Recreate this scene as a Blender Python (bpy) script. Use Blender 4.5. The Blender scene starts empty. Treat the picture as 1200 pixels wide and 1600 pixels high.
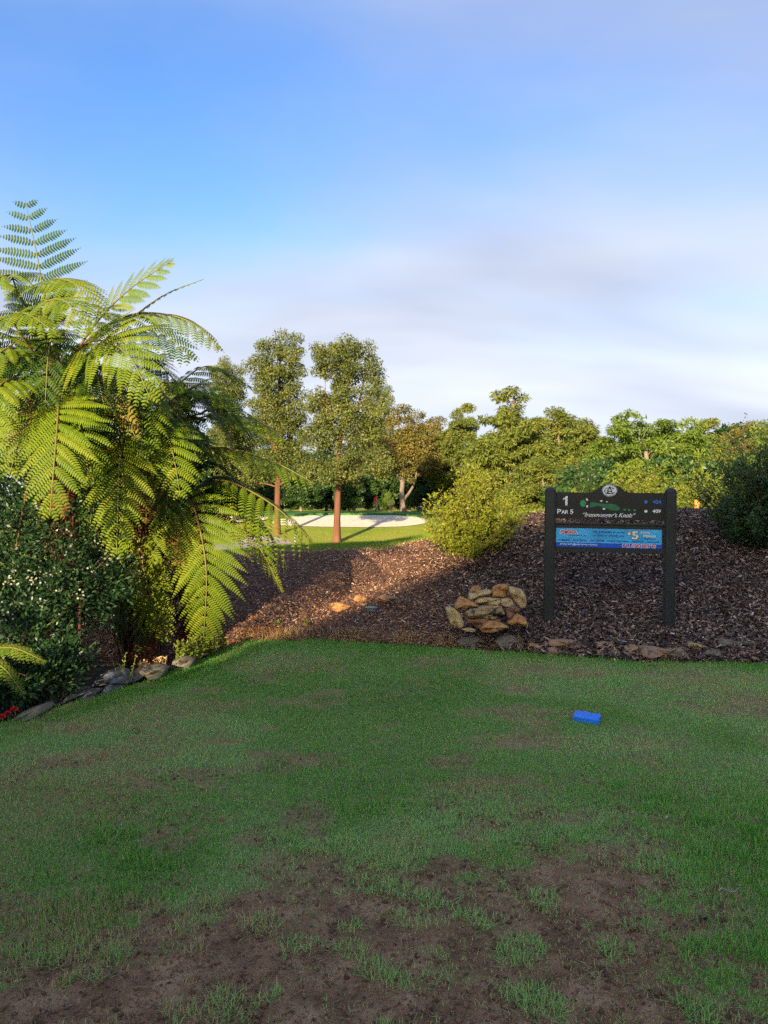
import bpy, bmesh, math, random
import numpy as np
from mathutils import Vector, Matrix
R = math.radians
sc = bpy.context.scene
COL = sc.collection

# ------------------------------------------------------------------ camera
CAMH, F = 1.6, 1210.0            # eye height (m), focal length in photo pixels (1200x1600)
cam = bpy.data.cameras.new('camera'); camo = bpy.data.objects.new('camera', cam); COL.objects.link(camo)
camo.location = (0, 0, CAMH); camo.rotation_euler = (R(90), 0, 0)
cam.sensor_fit = 'VERTICAL'; cam.angle_y = 2 * math.atan(800 / F)
cam.clip_start = 0.05; cam.clip_end = 4000
sc.camera = camo
# ------------------------------------------------------------------ sky and sun
SUN_EL, SUN_AZ = 14.0, 198.0     # degrees; azimuth clockwise from +Y: behind the viewer, to the left
world = bpy.data.worlds.new('World'); sc.world = world; world.use_nodes = True
def build_world():
    nt = world.node_tree; N = nt.nodes; L = nt.links
    bg = N['Background']; bg.inputs[1].default_value = 0.15
    sky = N.new('ShaderNodeTexSky'); sky.sky_type = 'NISHITA'; sky.sun_disc = False
    sky.sun_elevation = R(SUN_EL); sky.sun_rotation = R(SUN_AZ)
    sky.air_density = 1.0; sky.dust_density = 1.6; sky.ozone_density = 1.6
    tc = N.new('ShaderNodeTexCoord'); sep = N.new('ShaderNodeSeparateXYZ'); L.new(tc.outputs['Generated'], sep.inputs[0])
    def m(op, a, b=None, clamp=False):
        n = N.new('ShaderNodeMath'); n.operation = op; n.use_clamp = clamp
        for i, v in enumerate((a, b)):
            if v is None: continue
            if isinstance(v, (int, float)): n.inputs[i].default_value = v
            else: L.new(v, n.inputs[i])
        return n.outputs[0]
    z = m('ADD', m('MAXIMUM', sep.outputs[2], 0.0), 0.32)
    cb = N.new('ShaderNodeCombineXYZ')
    L.new(m('DIVIDE', sep.outputs[0], z), cb.inputs[0]); L.new(m('DIVIDE', sep.outputs[1], z), cb.inputs[1])
    def noise(scale, detail, rough, dist, off, sx=1.0, sy=1.0, rot=0):
        mp = N.new('ShaderNodeMapping'); mp.inputs['Location'].default_value = off
        mp.inputs['Scale'].default_value = (sx, sy, 1); mp.inputs['Rotation'].default_value = (0, 0, rot)
        L.new(cb.outputs[0], mp.inputs[0])
        n = N.new('ShaderNodeTexNoise'); n.inputs['Scale'].default_value = scale; n.inputs['Detail'].default_value = detail
        n.inputs['Roughness'].default_value = rough; n.inputs['Distortion'].default_value = dist
        L.new(mp.outputs[0], n.inputs[0]); return n.outputs[0]
    big = noise(0.55, 2, 0.5, 0.2, (-7.5, -4.5, 0))
    fine = noise(1.1, 7, 0.52, 0.5, (9.0, -5.2, 0), 0.75, 1.25, 0.35)
    dens = m('ADD', m('MULTIPLY', big, 0.6), m('MULTIPLY', fine, 0.55))
    low = m('MULTIPLY', m('MAXIMUM', m('SUBTRACT', 0.60, sep.outputs[2]), 0.12), 0.62)     # thinner overhead than along the horizon
    dens = m('ADD', dens, low)
    mr = N.new('ShaderNodeMapRange'); mr.interpolation_type = 'SMOOTHSTEP'
    mr.inputs[1].default_value = 0.56; mr.inputs[2].default_value = 0.88; mr.inputs[3].default_value = 0.0; mr.inputs[4].default_value = 0.96
    L.new(dens, mr.inputs[0])
    shade = noise(0.9, 4, 0.5, 0.3, (7.7, 2.4, 0), 0.6, 1.3, 0.2)
    cr = N.new('ShaderNodeValToRGB'); L.new(shade, cr.inputs[0])
    cr.color_ramp.elements[0].position = 0.36; cr.color_ramp.elements[0].color = (0.92, 1.02, 1.32, 1)
    cr.color_ramp.elements[1].position = 0.62; cr.color_ramp.elements[1].color = (1.58, 1.65, 1.84, 1)
    hs = N.new('ShaderNodeHueSaturation'); hs.inputs['Saturation'].default_value = 1.32; hs.inputs['Hue'].default_value = 0.515; hs.inputs['Value'].default_value = 0.58
    L.new(sky.outputs[0], hs.inputs['Color'])
    mx = N.new('ShaderNodeMix'); mx.data_type = 'RGBA'
    L.new(mr.outputs[0], mx.inputs[0]); L.new(hs.outputs[0], mx.inputs[6]); L.new(cr.outputs[0], mx.inputs[7])
    L.new(mx.outputs[2], bg.inputs[0])
build_world()
sl = bpy.data.lights.new('sun', 'SUN'); sun = bpy.data.objects.new('sun', sl); COL.objects.link(sun)
sl.energy = 3.6; sl.angle = R(0.55); sl.color = (1.0, 0.79, 0.51)
sdir = Vector((math.sin(R(SUN_AZ)) * math.cos(R(SUN_EL)), math.cos(R(SUN_AZ)) * math.cos(R(SUN_EL)), math.sin(R(SUN_EL))))
sun.rotation_euler = sdir.to_track_quat('Z', 'Y').to_euler(); sun.location = (-12, -36, 12)
vs = sc.view_settings; vs.view_transform = 'Standard'; vs.look = 'None'; vs.gamma = 1.0; vs.use_curve_mapping = False
vs.exposure = 1.98
sc.render.engine = 'CYCLES'
sc.cycles.use_denoising = False
sc.cycles.max_bounces = 6; sc.cycles.diffuse_bounces = 3; sc.cycles.glossy_bounces = 2; sc.cycles.transmission_bounces = 3
sc.cycles.sample_clamp_indirect = 8

# ------------------------------------------------------------------ helpers
rng = np.random.default_rng(11); random.seed(11)
_T = rng.random((256, 256))
def vnoise(x, y):
    x = np.asarray(x, float); y = np.asarray(y, float)
    xi = np.floor(x).astype(int); yi = np.floor(y).astype(int); fx = x - xi; fy = y - yi
    fx = fx * fx * (3 - 2 * fx); fy = fy * fy * (3 - 2 * fy)
    a = _T[xi & 255, yi & 255]; b = _T[(xi + 1) & 255, yi & 255]; c = _T[xi & 255, (yi + 1) & 255]; d = _T[(xi + 1) & 255, (yi + 1) & 255]
    return (a * (1 - fx) + b * fx) * (1 - fy) + (c * (1 - fx) + d * fx) * fy
def fbm(x, y, o=4):
    s = 0; a = 0.5; t = 0
    for i in range(o):
        s = s + a * vnoise(np.asarray(x) * 2 ** i + 17.3 * i, np.asarray(y) * 2 ** i + 9.1 * i); t += a; a *= 0.5
    return s / t
def sstep(a, b, x):
    t = np.clip((np.asarray(x, float) - a) / (b - a), 0, 1); return t * t * (3 - 2 * t)
def at(px, py, d):
    return np.array([(px - 600) / F * d, d, CAMH - (py - 800) / F * d])

def np_mesh(name, V, Fc, mats=(), attr=None, fmat=None, smooth=False):
    """V (N,3); Fc: one (M,k) int array or list of such arrays; attr: per-vertex float 'rnd'"""
    V = np.asarray(V, np.float32); me = bpy.data.meshes.new(name)
    if not isinstance(Fc, list): Fc = [Fc]
    Fc = [np.asarray(f, np.int32) for f in Fc if len(f)]
    loops = np.concatenate([f.ravel() for f in Fc]); tot = np.concatenate([np.full(len(f), f.shape[1], np.int32) for f in Fc])
    st = np.concatenate([[0], np.cumsum(tot)[:-1]]).astype(np.int32)
    me.vertices.add(len(V)); me.vertices.foreach_set('co', V.ravel())
    me.loops.add(len(loops)); me.loops.foreach_set('vertex_index', loops.astype(np.int32))
    me.polygons.add(len(tot)); me.polygons.foreach_set('loop_start', st)
    if fmat is not None: me.polygons.foreach_set('material_index', np.asarray(fmat, np.int32))
    if smooth: me.polygons.foreach_set('use_smooth', np.ones(len(tot), bool))
    for m in mats: me.materials.append(m)
    if attr is not None:
        a = me.attributes.new('rnd', 'FLOAT', 'POINT'); a.data.foreach_set('value', np.asarray(attr, np.float32))
    me.update(calc_edges=True); me.validate()
    return me
def prop(o, label=None, cat=None, group=None, kind=None):
    if label: o['label'] = label
    if cat: o['category'] = cat
    if group: o['group'] = group
    if kind: o['kind'] = kind
    return o
def thing(name, label, cat, loc=(0, 0, 0), group=None):
    o = bpy.data.objects.new(name, None); COL.objects.link(o); o.location = [float(v) for v in loc]; o.empty_display_size = 0.1
    o['_w'] = [float(v) for v in loc]
    return prop(o, label, cat, group)
def wloc(o):
    v = Vector(o['_w']) if '_w' in o.keys() else Vector((0, 0, 0)); return v
def part(name, me, parent, kind=None):
    """mesh in world coordinates -> child of an unrotated parent"""
    o = bpy.data.objects.new(name, me); COL.objects.link(o); o.parent = parent
    me.transform(Matrix.Translation(-wloc(parent))); o['_w'] = list(wloc(parent))
    if kind: o['kind'] = kind
    return o
def single(name, me, label, cat, loc, group=None):
    """a thing that is one mesh (world coordinates), origin moved to loc"""
    o = bpy.data.objects.new(name, me); COL.objects.link(o); me.transform(Matrix.Translation(-Vector([float(v) for v in loc]))); o.location = [float(v) for v in loc]
    return prop(o, label, cat, group)
def setting(name, me, kind='structure', label=None, cat=None):
    o = bpy.data.objects.new(name, me); COL.objects.link(o); return prop(o, label, cat, None, kind)
def copy_tree(o, parent=None):
    c = o.copy(); COL.objects.link(c); c.parent = parent
    for ch in list(o.children): copy_tree(ch, c)
    return c

def grid_mesh(name, xs, ys, hf, mat, mask=None, attr=None):
    X, Y = np.meshgrid(xs, ys); Z = hf(X, Y); nx, ny = len(xs), len(ys)
    V = np.stack([X, Y, Z], -1).reshape(-1, 3)
    i = np.arange(ny - 1)[:, None] * nx + np.arange(nx - 1)[None]; Fq = np.stack([i, i + 1, i + nx + 1, i + nx], -1).reshape(-1, 4)
    if mask is not None:
        mk = mask(X, Y).ravel(); Fq = Fq[mk[Fq].all(1)]
        used = np.unique(Fq); rm = -np.ones(len(V), int); rm[used] = np.arange(len(used)); V = V[used]; Fq = rm[Fq]
    a = attr(V[:, 0], V[:, 1]) if attr is not None else None
    return np_mesh(name, V, Fq, [mat], a, smooth=True)

def tube(path, radii, n=8, cap=True):
    """returns verts, quads for a tube along path"""
    P = np.asarray(path, float); k = len(P); r = np.broadcast_to(np.asarray(radii, float), (k,))
    T = np.gradient(P, axis=0); T /= np.linalg.norm(T, axis=1)[:, None] + 1e-9
    up = np.array([0, 0, 1.0]) if abs(T[0][2]) < 0.9 else np.array([1.0, 0, 0])
    V = []
    u = np.cross(T[0], up); u /= np.linalg.norm(u)
    for i in range(k):
        u = u - T[i] * u.dot(T[i]); u /= np.linalg.norm(u) + 1e-9; v = np.cross(T[i], u)
        a = np.arange(n) * 2 * math.pi / n
        V.append(P[i] + r[i] * (np.cos(a)[:, None] * u + np.sin(a)[:, None] * v))
    V = np.concatenate(V)
    i = np.arange(k - 1)[:, None] * n + np.arange(n)[None]; j = np.arange(k - 1)[:, None] * n + (np.arange(n)[None] + 1) % n
    Q = np.stack([i, j, j + n, i + n], -1).reshape(-1, 4)
    return V, Q
class Bag:
    """collects verts / quads / tris"""
    def __init__(s): s.V = []; s.Q = []; s.T = []; s.A = []; s.n = 0
    def add(s, V, Q=None, T=None, a=0.5):
        V = np.asarray(V, float)
        if Q is not None and len(Q): s.Q.append(np.asarray(Q) + s.n)
        if T is not None and len(T): s.T.append(np.asarray(T) + s.n)
        s.V.append(V); s.A.append(np.broadcast_to(np.asarray(a, float), (len(V),))); s.n += len(V)
    def mesh(s, name, mats, smooth=False):
        fs = []
        if s.Q: fs.append(np.concatenate(s.Q))
        if s.T: fs.append(np.concatenate(s.T))
        return np_mesh(name, np.concatenate(s.V), fs, mats, np.concatenate(s.A), smooth=smooth)
def box(x0, x1, y0, y1, z0, z1):
    V = np.array([(x, y, z) for z in (z0, z1) for y in (y0, y1) for x in (x0, x1)], float)
    Q = np.array([(0, 2, 3, 1), (4, 5, 7, 6), (0, 1, 5, 4), (2, 6, 7, 3), (0, 4, 6, 2), (1, 3, 7, 5)])
    return V, Q
def rvec(n): 
    v = rng.normal(size=(n, 3)); return v / np.linalg.norm(v, axis=1)[:, None]
def unit(v): return v / (np.linalg.norm(v, axis=-1, keepdims=True) + 1e-9)
def kites(P, D, Nrm, ln, wd, fold=0.0):
    """leaf-shaped quads: base P, direction D, normal Nrm, length, half width -> verts, quads"""
    S = unit(np.cross(D, Nrm)); Nn = np.cross(S, D)
    ln = np.broadcast_to(ln, (len(P),))[:, None]; wd = np.broadcast_to(wd, (len(P),))[:, None]
    m = P + D * ln * 0.45
    V = np.stack([P, m + S * wd - Nn * fold * wd, P + D * ln - Nn * fold * wd * 0.6, m - S * wd - Nn * fold * wd], 1).reshape(-1, 3)
    return V, np.arange(len(P) * 4).reshape(-1, 4)

def straps(P, D, Nrm, ln, wd, fold=0.0):
    """narrow leaflets with near-parallel sides: two quads each"""
    S = unit(np.cross(D, Nrm)); Nn = np.cross(S, D); n = len(P)
    ln = np.broadcast_to(ln, (n,))[:, None]; wd = np.broadcast_to(wd, (n,))[:, None]
    m = P + D * ln * 0.55 - Nn * fold * ln * 0.04; e = P + D * ln - Nn * fold * ln * 0.14
    V = np.stack([P - S * wd * 0.8, P + S * wd * 0.8, m + S * wd, e + S * wd * 0.22, e - S * wd * 0.22, m - S * wd], 1).reshape(-1, 3)
    i = np.arange(n)[:, None] * 6; return V, np.concatenate([i + [0, 1, 2, 5], i + [5, 2, 3, 4]])
# ------------------------------------------------------------------ materials
def nodes_mat(name):
    m = bpy.data.materials.new(name); m.use_nodes = True; return m, m.node_tree.nodes, m.node_tree.links, m.node_tree.nodes['Principled BSDF']
def ramp(N, L, src, stops):
    cr = N.new('ShaderNodeValToRGB'); e = cr.color_ramp.elements
    while len(e) < len(stops): e.new(0.5)
    for k, (p, c) in enumerate(stops): e[k].position = p; e[k].color = (*c, 1)
    L.new(src, cr.inputs[0]); return cr.outputs[0]
def noise_node(N, L, scale, detail=4, rough=0.55, coord='Object', sx=(1, 1, 1), dist=0):
    tc = N.new('ShaderNodeTexCoord'); mp = N.new('ShaderNodeMapping'); mp.inputs['Scale'].default_value = sx
    L.new(tc.outputs[coord], mp.inputs[0]); n = N.new('ShaderNodeTexNoise'); n.inputs['Scale'].default_value = scale
    n.inputs['Detail'].default_value = detail; n.inputs['Roughness'].default_value = rough; n.inputs['Distortion'].default_value = dist
    L.new(mp.outputs[0], n.inputs[0]); return n.outputs[0]
def bump(N, L, src, b, strength, dist=0.02):
    bp = N.new('ShaderNodeBump'); bp.inputs['Strength'].default_value = strength; bp.inputs['Distance'].default_value = dist
    L.new(src, bp.inputs['Height']); L.new(bp.outputs[0], b.inputs['Normal'])
def mat_leaf(name, stops, transl=0.3, rough=0.5, spec=0.3, vary=0.0, vscale=1.0):
    """leaf colour from the per-leaf 'rnd' attribute; part of the light passes through"""
    m, N, L, b = nodes_mat(name)
    at_ = N.new('ShaderNodeAttribute'); at_.attribute_name = 'rnd'; src = at_.outputs['Fac']
    if vary:
        nz = noise_node(N, L, vscale, 3); ma = N.new('ShaderNodeMath'); ma.operation = 'MULTIPLY_ADD'; L.new(nz, ma.inputs[0]); ma.inputs[1].default_value = vary
        L.new(src, ma.inputs[2]); mb = N.new('ShaderNodeMath'); mb.operation = 'SUBTRACT'; L.new(ma.outputs[0], mb.inputs[0]); mb.inputs[1].default_value = vary / 2; src = mb.outputs[0]
    c = ramp(N, L, src, stops); L.new(c, b.inputs['Base Color']); b.inputs['Roughness'].default_value = rough
    b.inputs['Specular IOR Level'].default_value = spec
    if transl:
        t = N.new('ShaderNodeBsdfTranslucent'); L.new(c, t.inputs[0]); mx = N.new('ShaderNodeMixShader'); mx.inputs[0].default_value = transl
        out = [n for n in N if n.type == 'OUTPUT_MATERIAL'][0]
        L.new(b.outputs[0], mx.inputs[1]); L.new(t.outputs[0], mx.inputs[2]); L.new(mx.outputs[0], out.inputs[0])
    return m
def mat_noise(name, stops, scale, rough=0.8, bumps=0.3, bdist=0.02, sx=(1, 1, 1), detail=6, spec=0.3, dist=0.0, bscale=None):
    m, N, L, b = nodes_mat(name); n = noise_node(N, L, scale, detail, 0.6, 'Object', sx, dist)
    L.new(ramp(N, L, n, stops), b.inputs['Base Color']); b.inputs['Roughness'].default_value = rough; b.inputs['Specular IOR Level'].default_value = spec
    if bumps: bump(N, L, noise_node(N, L, bscale, 5, 0.6, 'Object', sx) if bscale else n, b, bumps, bdist)
    return m
def mat_attr(name, stops, rough=0.8, spec=0.25):
    m, N, L, b = nodes_mat(name); a = N.new('ShaderNodeAttribute'); a.attribute_name = 'rnd'
    L.new(ramp(N, L, a.outputs['Fac'], stops), b.inputs['Base Color']); b.inputs['Roughness'].default_value = rough; b.inputs['Specular IOR Level'].default_value = spec
    return m
def mat_paint(name, c, rough=0.45, scale=18, amt=0.12, spec=0.4):
    d = tuple(v * (1 - amt) for v in c); e = tuple(min(1, v * (1 + amt)) for v in c)
    return mat_noise(name, [(0.35, d), (0.65, e)], scale, rough, 0.05, 0.002, spec=spec)

M = {}
M['fern'] = mat_leaf('fern_green', [(0.0, (0.055, 0.118, 0.006)), (0.5, (0.125, 0.190, 0.008)), (0.85, (0.205, 0.235, 0.011)), (1.0, (0.28, 0.16, 0.02))], 0.28, 0.55, 0.15, 0.25, 1.3)
M['fern_dark'] = mat_leaf('fern_shaded_green', [(0.0, (0.022, 0.062, 0.008)), (0.6, (0.045, 0.105, 0.011)), (1.0, (0.105, 0.150, 0.014))], 0.24, 0.55, 0.15, 0.2, 1.3)  # darker copy of the fern green, shade put into the colour of inner fronds
M['fern_yellow'] = mat_leaf('fern_ageing', [(0.0, (0.12, 0.15, 0.02)), (0.5, (0.20, 0.19, 0.03)), (1.0, (0.30, 0.13, 0.03))], 0.25, 0.55, 0.25, 0.3, 3)
M['fern_dead'] = mat_leaf('fern_dead_brown', [(0.0, (0.10, 0.035, 0.015)), (1.0, (0.24, 0.085, 0.03))], 0.15, 0.8, 0.1)
M['midrib'] = mat_attr('fern_midrib', [(0.0, (0.10, 0.045, 0.015)), (0.6, (0.14, 0.10, 0.025)), (1.0, (0.13, 0.14, 0.03))], 0.5)
M['fern_trunk'] = mat_noise('fern_trunk_fibre', [(0.3, (0.035, 0.014, 0.008)), (0.7, (0.16, 0.05, 0.022))], 14, 0.95, 0.9, 0.03, (1, 1, 0.25))
M['bark_gum'] = mat_noise('gum_bark', [(0.25, (0.07, 0.030, 0.018)), (0.55, (0.155, 0.066, 0.036)), (0.8, (0.23, 0.115, 0.07))], 1.6, 0.9, 0.7, 0.08, (1, 1, 0.16), dist=0.6)
M['bark_grey'] = mat_noise('grey_bark', [(0.3, (0.085, 0.065, 0.05)), (0.7, (0.24, 0.19, 0.15))], 2.2, 0.9, 0.6, 0.06, (1, 1, 0.2))
M['twig'] = mat_noise('twig_bark', [(0.3, (0.06, 0.035, 0.02)), (0.7, (0.14, 0.08, 0.045))], 12, 0.9, 0.3, 0.01)
M['gum_leaf'] = mat_leaf('gum_foliage', [(0.0, (0.050, 0.072, 0.014)), (0.5, (0.105, 0.128, 0.026)), (1.0, (0.175, 0.182, 0.040))], 0.22, 0.5, 0.35, 0.5, 0.5)
M['gum_leaf_b'] = mat_leaf('gum_foliage_bronze', [(0.0, (0.07, 0.070, 0.014)), (0.5, (0.145, 0.125, 0.024)), (1.0, (0.23, 0.165, 0.034))], 0.22, 0.5, 0.35, 0.5, 0.5)
M['oak_leaf'] = mat_leaf('sheoak_foliage', [(0.0, (0.060, 0.090, 0.016)), (0.5, (0.125, 0.155, 0.026)), (1.0, (0.200, 0.210, 0.038))], 0.25, 0.6, 0.2, 0.5, 0.5)
M['bright_leaf'] = mat_leaf('bright_foliage', [(0.0, (0.060, 0.115, 0.014)), (0.5, (0.120, 0.185, 0.020)), (1.0, (0.200, 0.250, 0.032))], 0.3, 0.5, 0.3, 0.5, 0.4)
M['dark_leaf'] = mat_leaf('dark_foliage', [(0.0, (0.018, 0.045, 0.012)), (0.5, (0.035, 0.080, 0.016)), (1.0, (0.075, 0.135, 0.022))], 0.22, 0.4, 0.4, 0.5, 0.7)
M['shade_leaf'] = mat_leaf('painted_shade_leaf', [(0.0, (0.010, 0.022, 0.008)), (0.6, (0.020, 0.042, 0.012)), (1.0, (0.045, 0.070, 0.016))], 0.1, 0.6, 0.15)  # near-black leaf colour that paints the deep shade inside the ferns
M['jasmine_leaf'] = mat_leaf('glossy_leaf', [(0.0, (0.009, 0.026, 0.009)), (0.55, (0.018, 0.050, 0.015)), (1.0, (0.045, 0.105, 0.020))], 0.15, 0.38, 0.35, 0.3, 2)
M['gold_leaf'] = mat_leaf('golden_shrub_leaf', [(0.0, (0.075, 0.125, 0.010)), (0.5, (0.165, 0.205, 0.014)), (1.0, (0.320, 0.290, 0.022))], 0.3, 0.5, 0.3, 0.3, 2)
M['weed'] = mat_leaf('weed_leaf', [(0.0, (0.10, 0.16, 0.02)), (0.6, (0.19, 0.24, 0.03)), (1.0, (0.30, 0.27, 0.05))], 0.3)
M['petal'] = mat_leaf('white_petal', [(0, (0.24, 0.28, 0.18)), (1, (0.42, 0.45, 0.33))], 0.25, 0.6)
M['red_petal'] = mat_leaf('red_petal', [(0, (0.55, 0.02, 0.03)), (1, (0.75, 0.05, 0.06))], 0.2, 0.6)
M['grass'] = mat_leaf('lawn_blade', [(0.0, (0.060, 0.190, 0.020)), (0.22, (0.170, 0.420, 0.050)), (0.60, (0.330, 0.540, 0.190)), (0.80, (0.440, 0.560, 0.120)), (0.88, (0.42, 0.30, 0.14)), (1.0, (0.52, 0.40, 0.22))], 0.38, 0.5, 0.3)
M['rough'] = mat_leaf('rough_blade', [(0.0, (0.085, 0.175, 0.018)), (0.6, (0.175, 0.260, 0.022)), (0.85, (0.27, 0.29, 0.035)), (1.0, (0.42, 0.28, 0.08))], 0.3, 0.5, 0.25)
M['thatch'] = mat_leaf('thatch', [(0.0, (0.06, 0.04, 0.028)), (0.5, (0.16, 0.105, 0.065)), (0.9, (0.26, 0.18, 0.10)), (1.0, (0.36, 0.30, 0.21))], 0.1, 0.8, 0.1)
M['crumb'] = mat_attr('soil_crumb', [(0.0, (0.07, 0.040, 0.024)), (0.6, (0.24, 0.14, 0.08)), (0.9, (0.36, 0.26, 0.17)), (1.0, (0.6, 0.56, 0.50))], 0.9)
M['straw'] = mat_leaf('straw', [(0.0, (0.36, 0.21, 0.08)), (0.5, (0.54, 0.36, 0.16)), (1.0, (0.66, 0.48, 0.25))], 0.2, 0.8, 0.1)
M['needle'] = mat_leaf('fallen_needles', [(0.0, (0.16, 0.05, 0.02)), (0.5, (0.34, 0.12, 0.035)), (1.0, (0.48, 0.21, 0.06))], 0.15, 0.8, 0.1)
M['chip'] = mat_attr('bark_chip', [(0.0, (0.022, 0.016, 0.013)), (0.40, (0.095, 0.062, 0.047)), (0.72, (0.240, 0.155, 0.110)), (0.90, (0.42, 0.30, 0.21)), (1.0, (0.62, 0.52, 0.42))], 0.75, 0.35)
M['chip_red'] = mat_attr('fine_red_bark', [(0.0, (0.080, 0.038, 0.024)), (0.40, (0.260, 0.120, 0.064)), (0.75, (0.430, 0.225, 0.120)), (0.92, (0.52, 0.31, 0.18)), (1.0, (0.62, 0.48, 0.34))], 0.8, 0.2)
M['sand'] = mat_noise('bunker_sand', [(0.3, (0.50, 0.43, 0.33)), (0.7, (0.62, 0.55, 0.44))], 1.5, 0.95, 0.4, 0.05, bscale=6)
M['path'] = mat_noise('worn_path', [(0.3, (0.26, 0.22, 0.19)), (0.7, (0.36, 0.31, 0.27))], 0.8, 0.95, 0.2, 0.02)
M['post_paint'] = mat_noise('dark_green_black_paint', [(0.3, (0.011, 0.014, 0.016)), (0.7, (0.022, 0.027, 0.030))], 9, 0.42, 0.12, 0.003, (1, 1, 0.4), spec=0.4)
M['board_paint'] = mat_noise('black_board_paint', [(0.3, (0.008, 0.008, 0.009)), (0.62, (0.016, 0.016, 0.018)), (0.85, (0.045, 0.045, 0.045))], 5, 0.4, 0.06, 0.002, (1, 1, 1), spec=0.4)
M['white_paint'] = mat_paint('white_letter_paint', (0.78, 0.78, 0.77), 0.5)
M['cream_paint'] = mat_paint('cream_paint', (0.80, 0.74, 0.58), 0.5)
M['green_paint'] = mat_paint('sign_green', (0.02, 0.16, 0.055), 0.5)
M['lgreen_paint'] = mat_paint('sign_light_green', (0.03, 0.30, 0.085), 0.5)
M['blue_letter'] = mat_paint('sign_blue_letter', (0.04, 0.20, 0.65), 0.5)
M['poster_light'] = mat_paint('poster_sky_blue', (0.060, 0.42, 0.78), 0.3, 3, 0.22)
M['poster_dark'] = mat_paint('poster_royal_blue', (0.015, 0.10, 0.55), 0.3)
M['poster_navy'] = mat_paint('poster_navy_ink', (0.012, 0.05, 0.32), 0.4)
M['poster_red'] = mat_paint('poster_red_ink', (0.62, 0.03, 0.04), 0.4)
M['ring_blue'] = mat_paint('poster_pale_blue', (0.20, 0.62, 0.85), 0.4)
M['tee_blue'] = mat_paint('tee_marker_blue', (0.012, 0.20, 0.80), 0.55, 30, 0.18)
M['pot'] = mat_paint('grey_green_plastic', (0.20, 0.27, 0.26), 0.45)
M['pale_metal'] = mat_paint('pale_metal', (0.55, 0.56, 0.55), 0.4)
M['red_cloth'] = mat_paint('red_cloth', (0.50, 0.02, 0.03), 0.8)
M['skin'] = mat_paint('skin', (0.50, 0.30, 0.21), 0.6)
M['shirt'] = mat_paint('yellow_green_cloth', (0.42, 0.42, 0.08), 0.85)
M['shorts'] = mat_paint('khaki_cloth', (0.22, 0.16, 0.09), 0.85)
M['hair'] = mat_paint('dark_hair', (0.05, 0.035, 0.025), 0.7)
M['shoe'] = mat_paint('white_shoe', (0.65, 0.65, 0.62), 0.6)
M['black_rubber'] = mat_paint('black_rubber', (0.025, 0.025, 0.028), 0.7)
M['bag_cloth'] = mat_paint('dark_bag_cloth', (0.035, 0.037, 0.045), 0.7)
M['orange'] = mat_paint('orange_timber', (0.52, 0.22, 0.06), 0.8)
M['brick'] = mat_noise('cream_render', [(0.3, (0.30, 0.26, 0.21)), (0.7, (0.38, 0.33, 0.27))], 6, 0.9, 0.2, 0.01)
M['roof'] = mat_noise('roof_tiles', [(0.3, (0.14, 0.06, 0.04)), (0.7, (0.22, 0.10, 0.07))], 4, 0.85, 0.5, 0.03)
M['dark_glass'] = mat_paint('dark_window_glass', (0.03, 0.035, 0.04), 0.08)
M['leaf_litter'] = mat_leaf('fallen_leaf', [(0, (0.05, 0.03, 0.025)), (0.5, (0.16, 0.09, 0.05)), (1, (0.40, 0.34, 0.26))], 0.1, 0.7)
def rock_mat(name, a, b_, c, lich=None):
    m, N, L, b = nodes_mat(name); n1 = noise_node(N, L, 6, 8, 0.65); n2 = noise_node(N, L, 16, 6, 0.6)
    mx = N.new('ShaderNodeMix'); mx.data_type = 'RGBA'; mx.inputs[0].default_value = 0.5
    L.new(ramp(N, L, n1, [(0.3, a), (0.5, b_), (0.7, c)]), mx.inputs[6]); L.new(ramp(N, L, n2, [(0.35, tuple(v * 0.62 for v in b_)), (0.6, c)]), mx.inputs[7])
    out = mx.outputs[2]
    if lich:
        n3 = noise_node(N, L, 9, 5, 0.7, dist=0.4); f = ramp(N, L, n3, [(0.50, (0, 0, 0)), (0.60, (1, 1, 1))])
        m2 = N.new('ShaderNodeMix'); m2.data_type = 'RGBA'; L.new(f, m2.inputs[0]); L.new(out, m2.inputs[6]); m2.inputs[7].default_value = (*lich, 1); out = m2.outputs[2]
    L.new(out, b.inputs['Base Color']); b.inputs['Roughness'].default_value = 0.88; b.inputs['Specular IOR Level'].default_value = 0.25
    bump(N, L, n2, b, 0.5, 0.015); return m
M['rock_orange'] = rock_mat('orange_sandstone', (0.28, 0.10, 0.03), (0.43, 0.19, 0.06), (0.52, 0.30, 0.12))
M['rock_cream'] = rock_mat('cream_sandstone', (0.34, 0.20, 0.07), (0.47, 0.32, 0.13), (0.55, 0.42, 0.22))
M['rock_red'] = rock_mat('red_brown_sandstone', (0.16, 0.08, 0.055), (0.24, 0.125, 0.085), (0.34, 0.19, 0.12))
M['rock_moss'] = rock_mat('mossy_sandstone', (0.30, 0.19, 0.08), (0.40, 0.28, 0.12), (0.45, 0.33, 0.17), (0.045, 0.045, 0.025))
M['rock_grey'] = rock_mat('grey_stone', (0.09, 0.078, 0.06), (0.16, 0.135, 0.10), (0.24, 0.20, 0.15), (0.10, 0.11, 0.055))
M['rock_lichen'] = rock_mat('lichened_stone', (0.05, 0.045, 0.045), (0.09, 0.08, 0.075), (0.12, 0.105, 0.095), (0.24, 0.25, 0.24))
M['rock_edge'] = rock_mat('brown_edging_stone', (0.20, 0.115, 0.065), (0.33, 0.195, 0.115), (0.43, 0.27, 0.165), (0.10, 0.08, 0.06))

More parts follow.
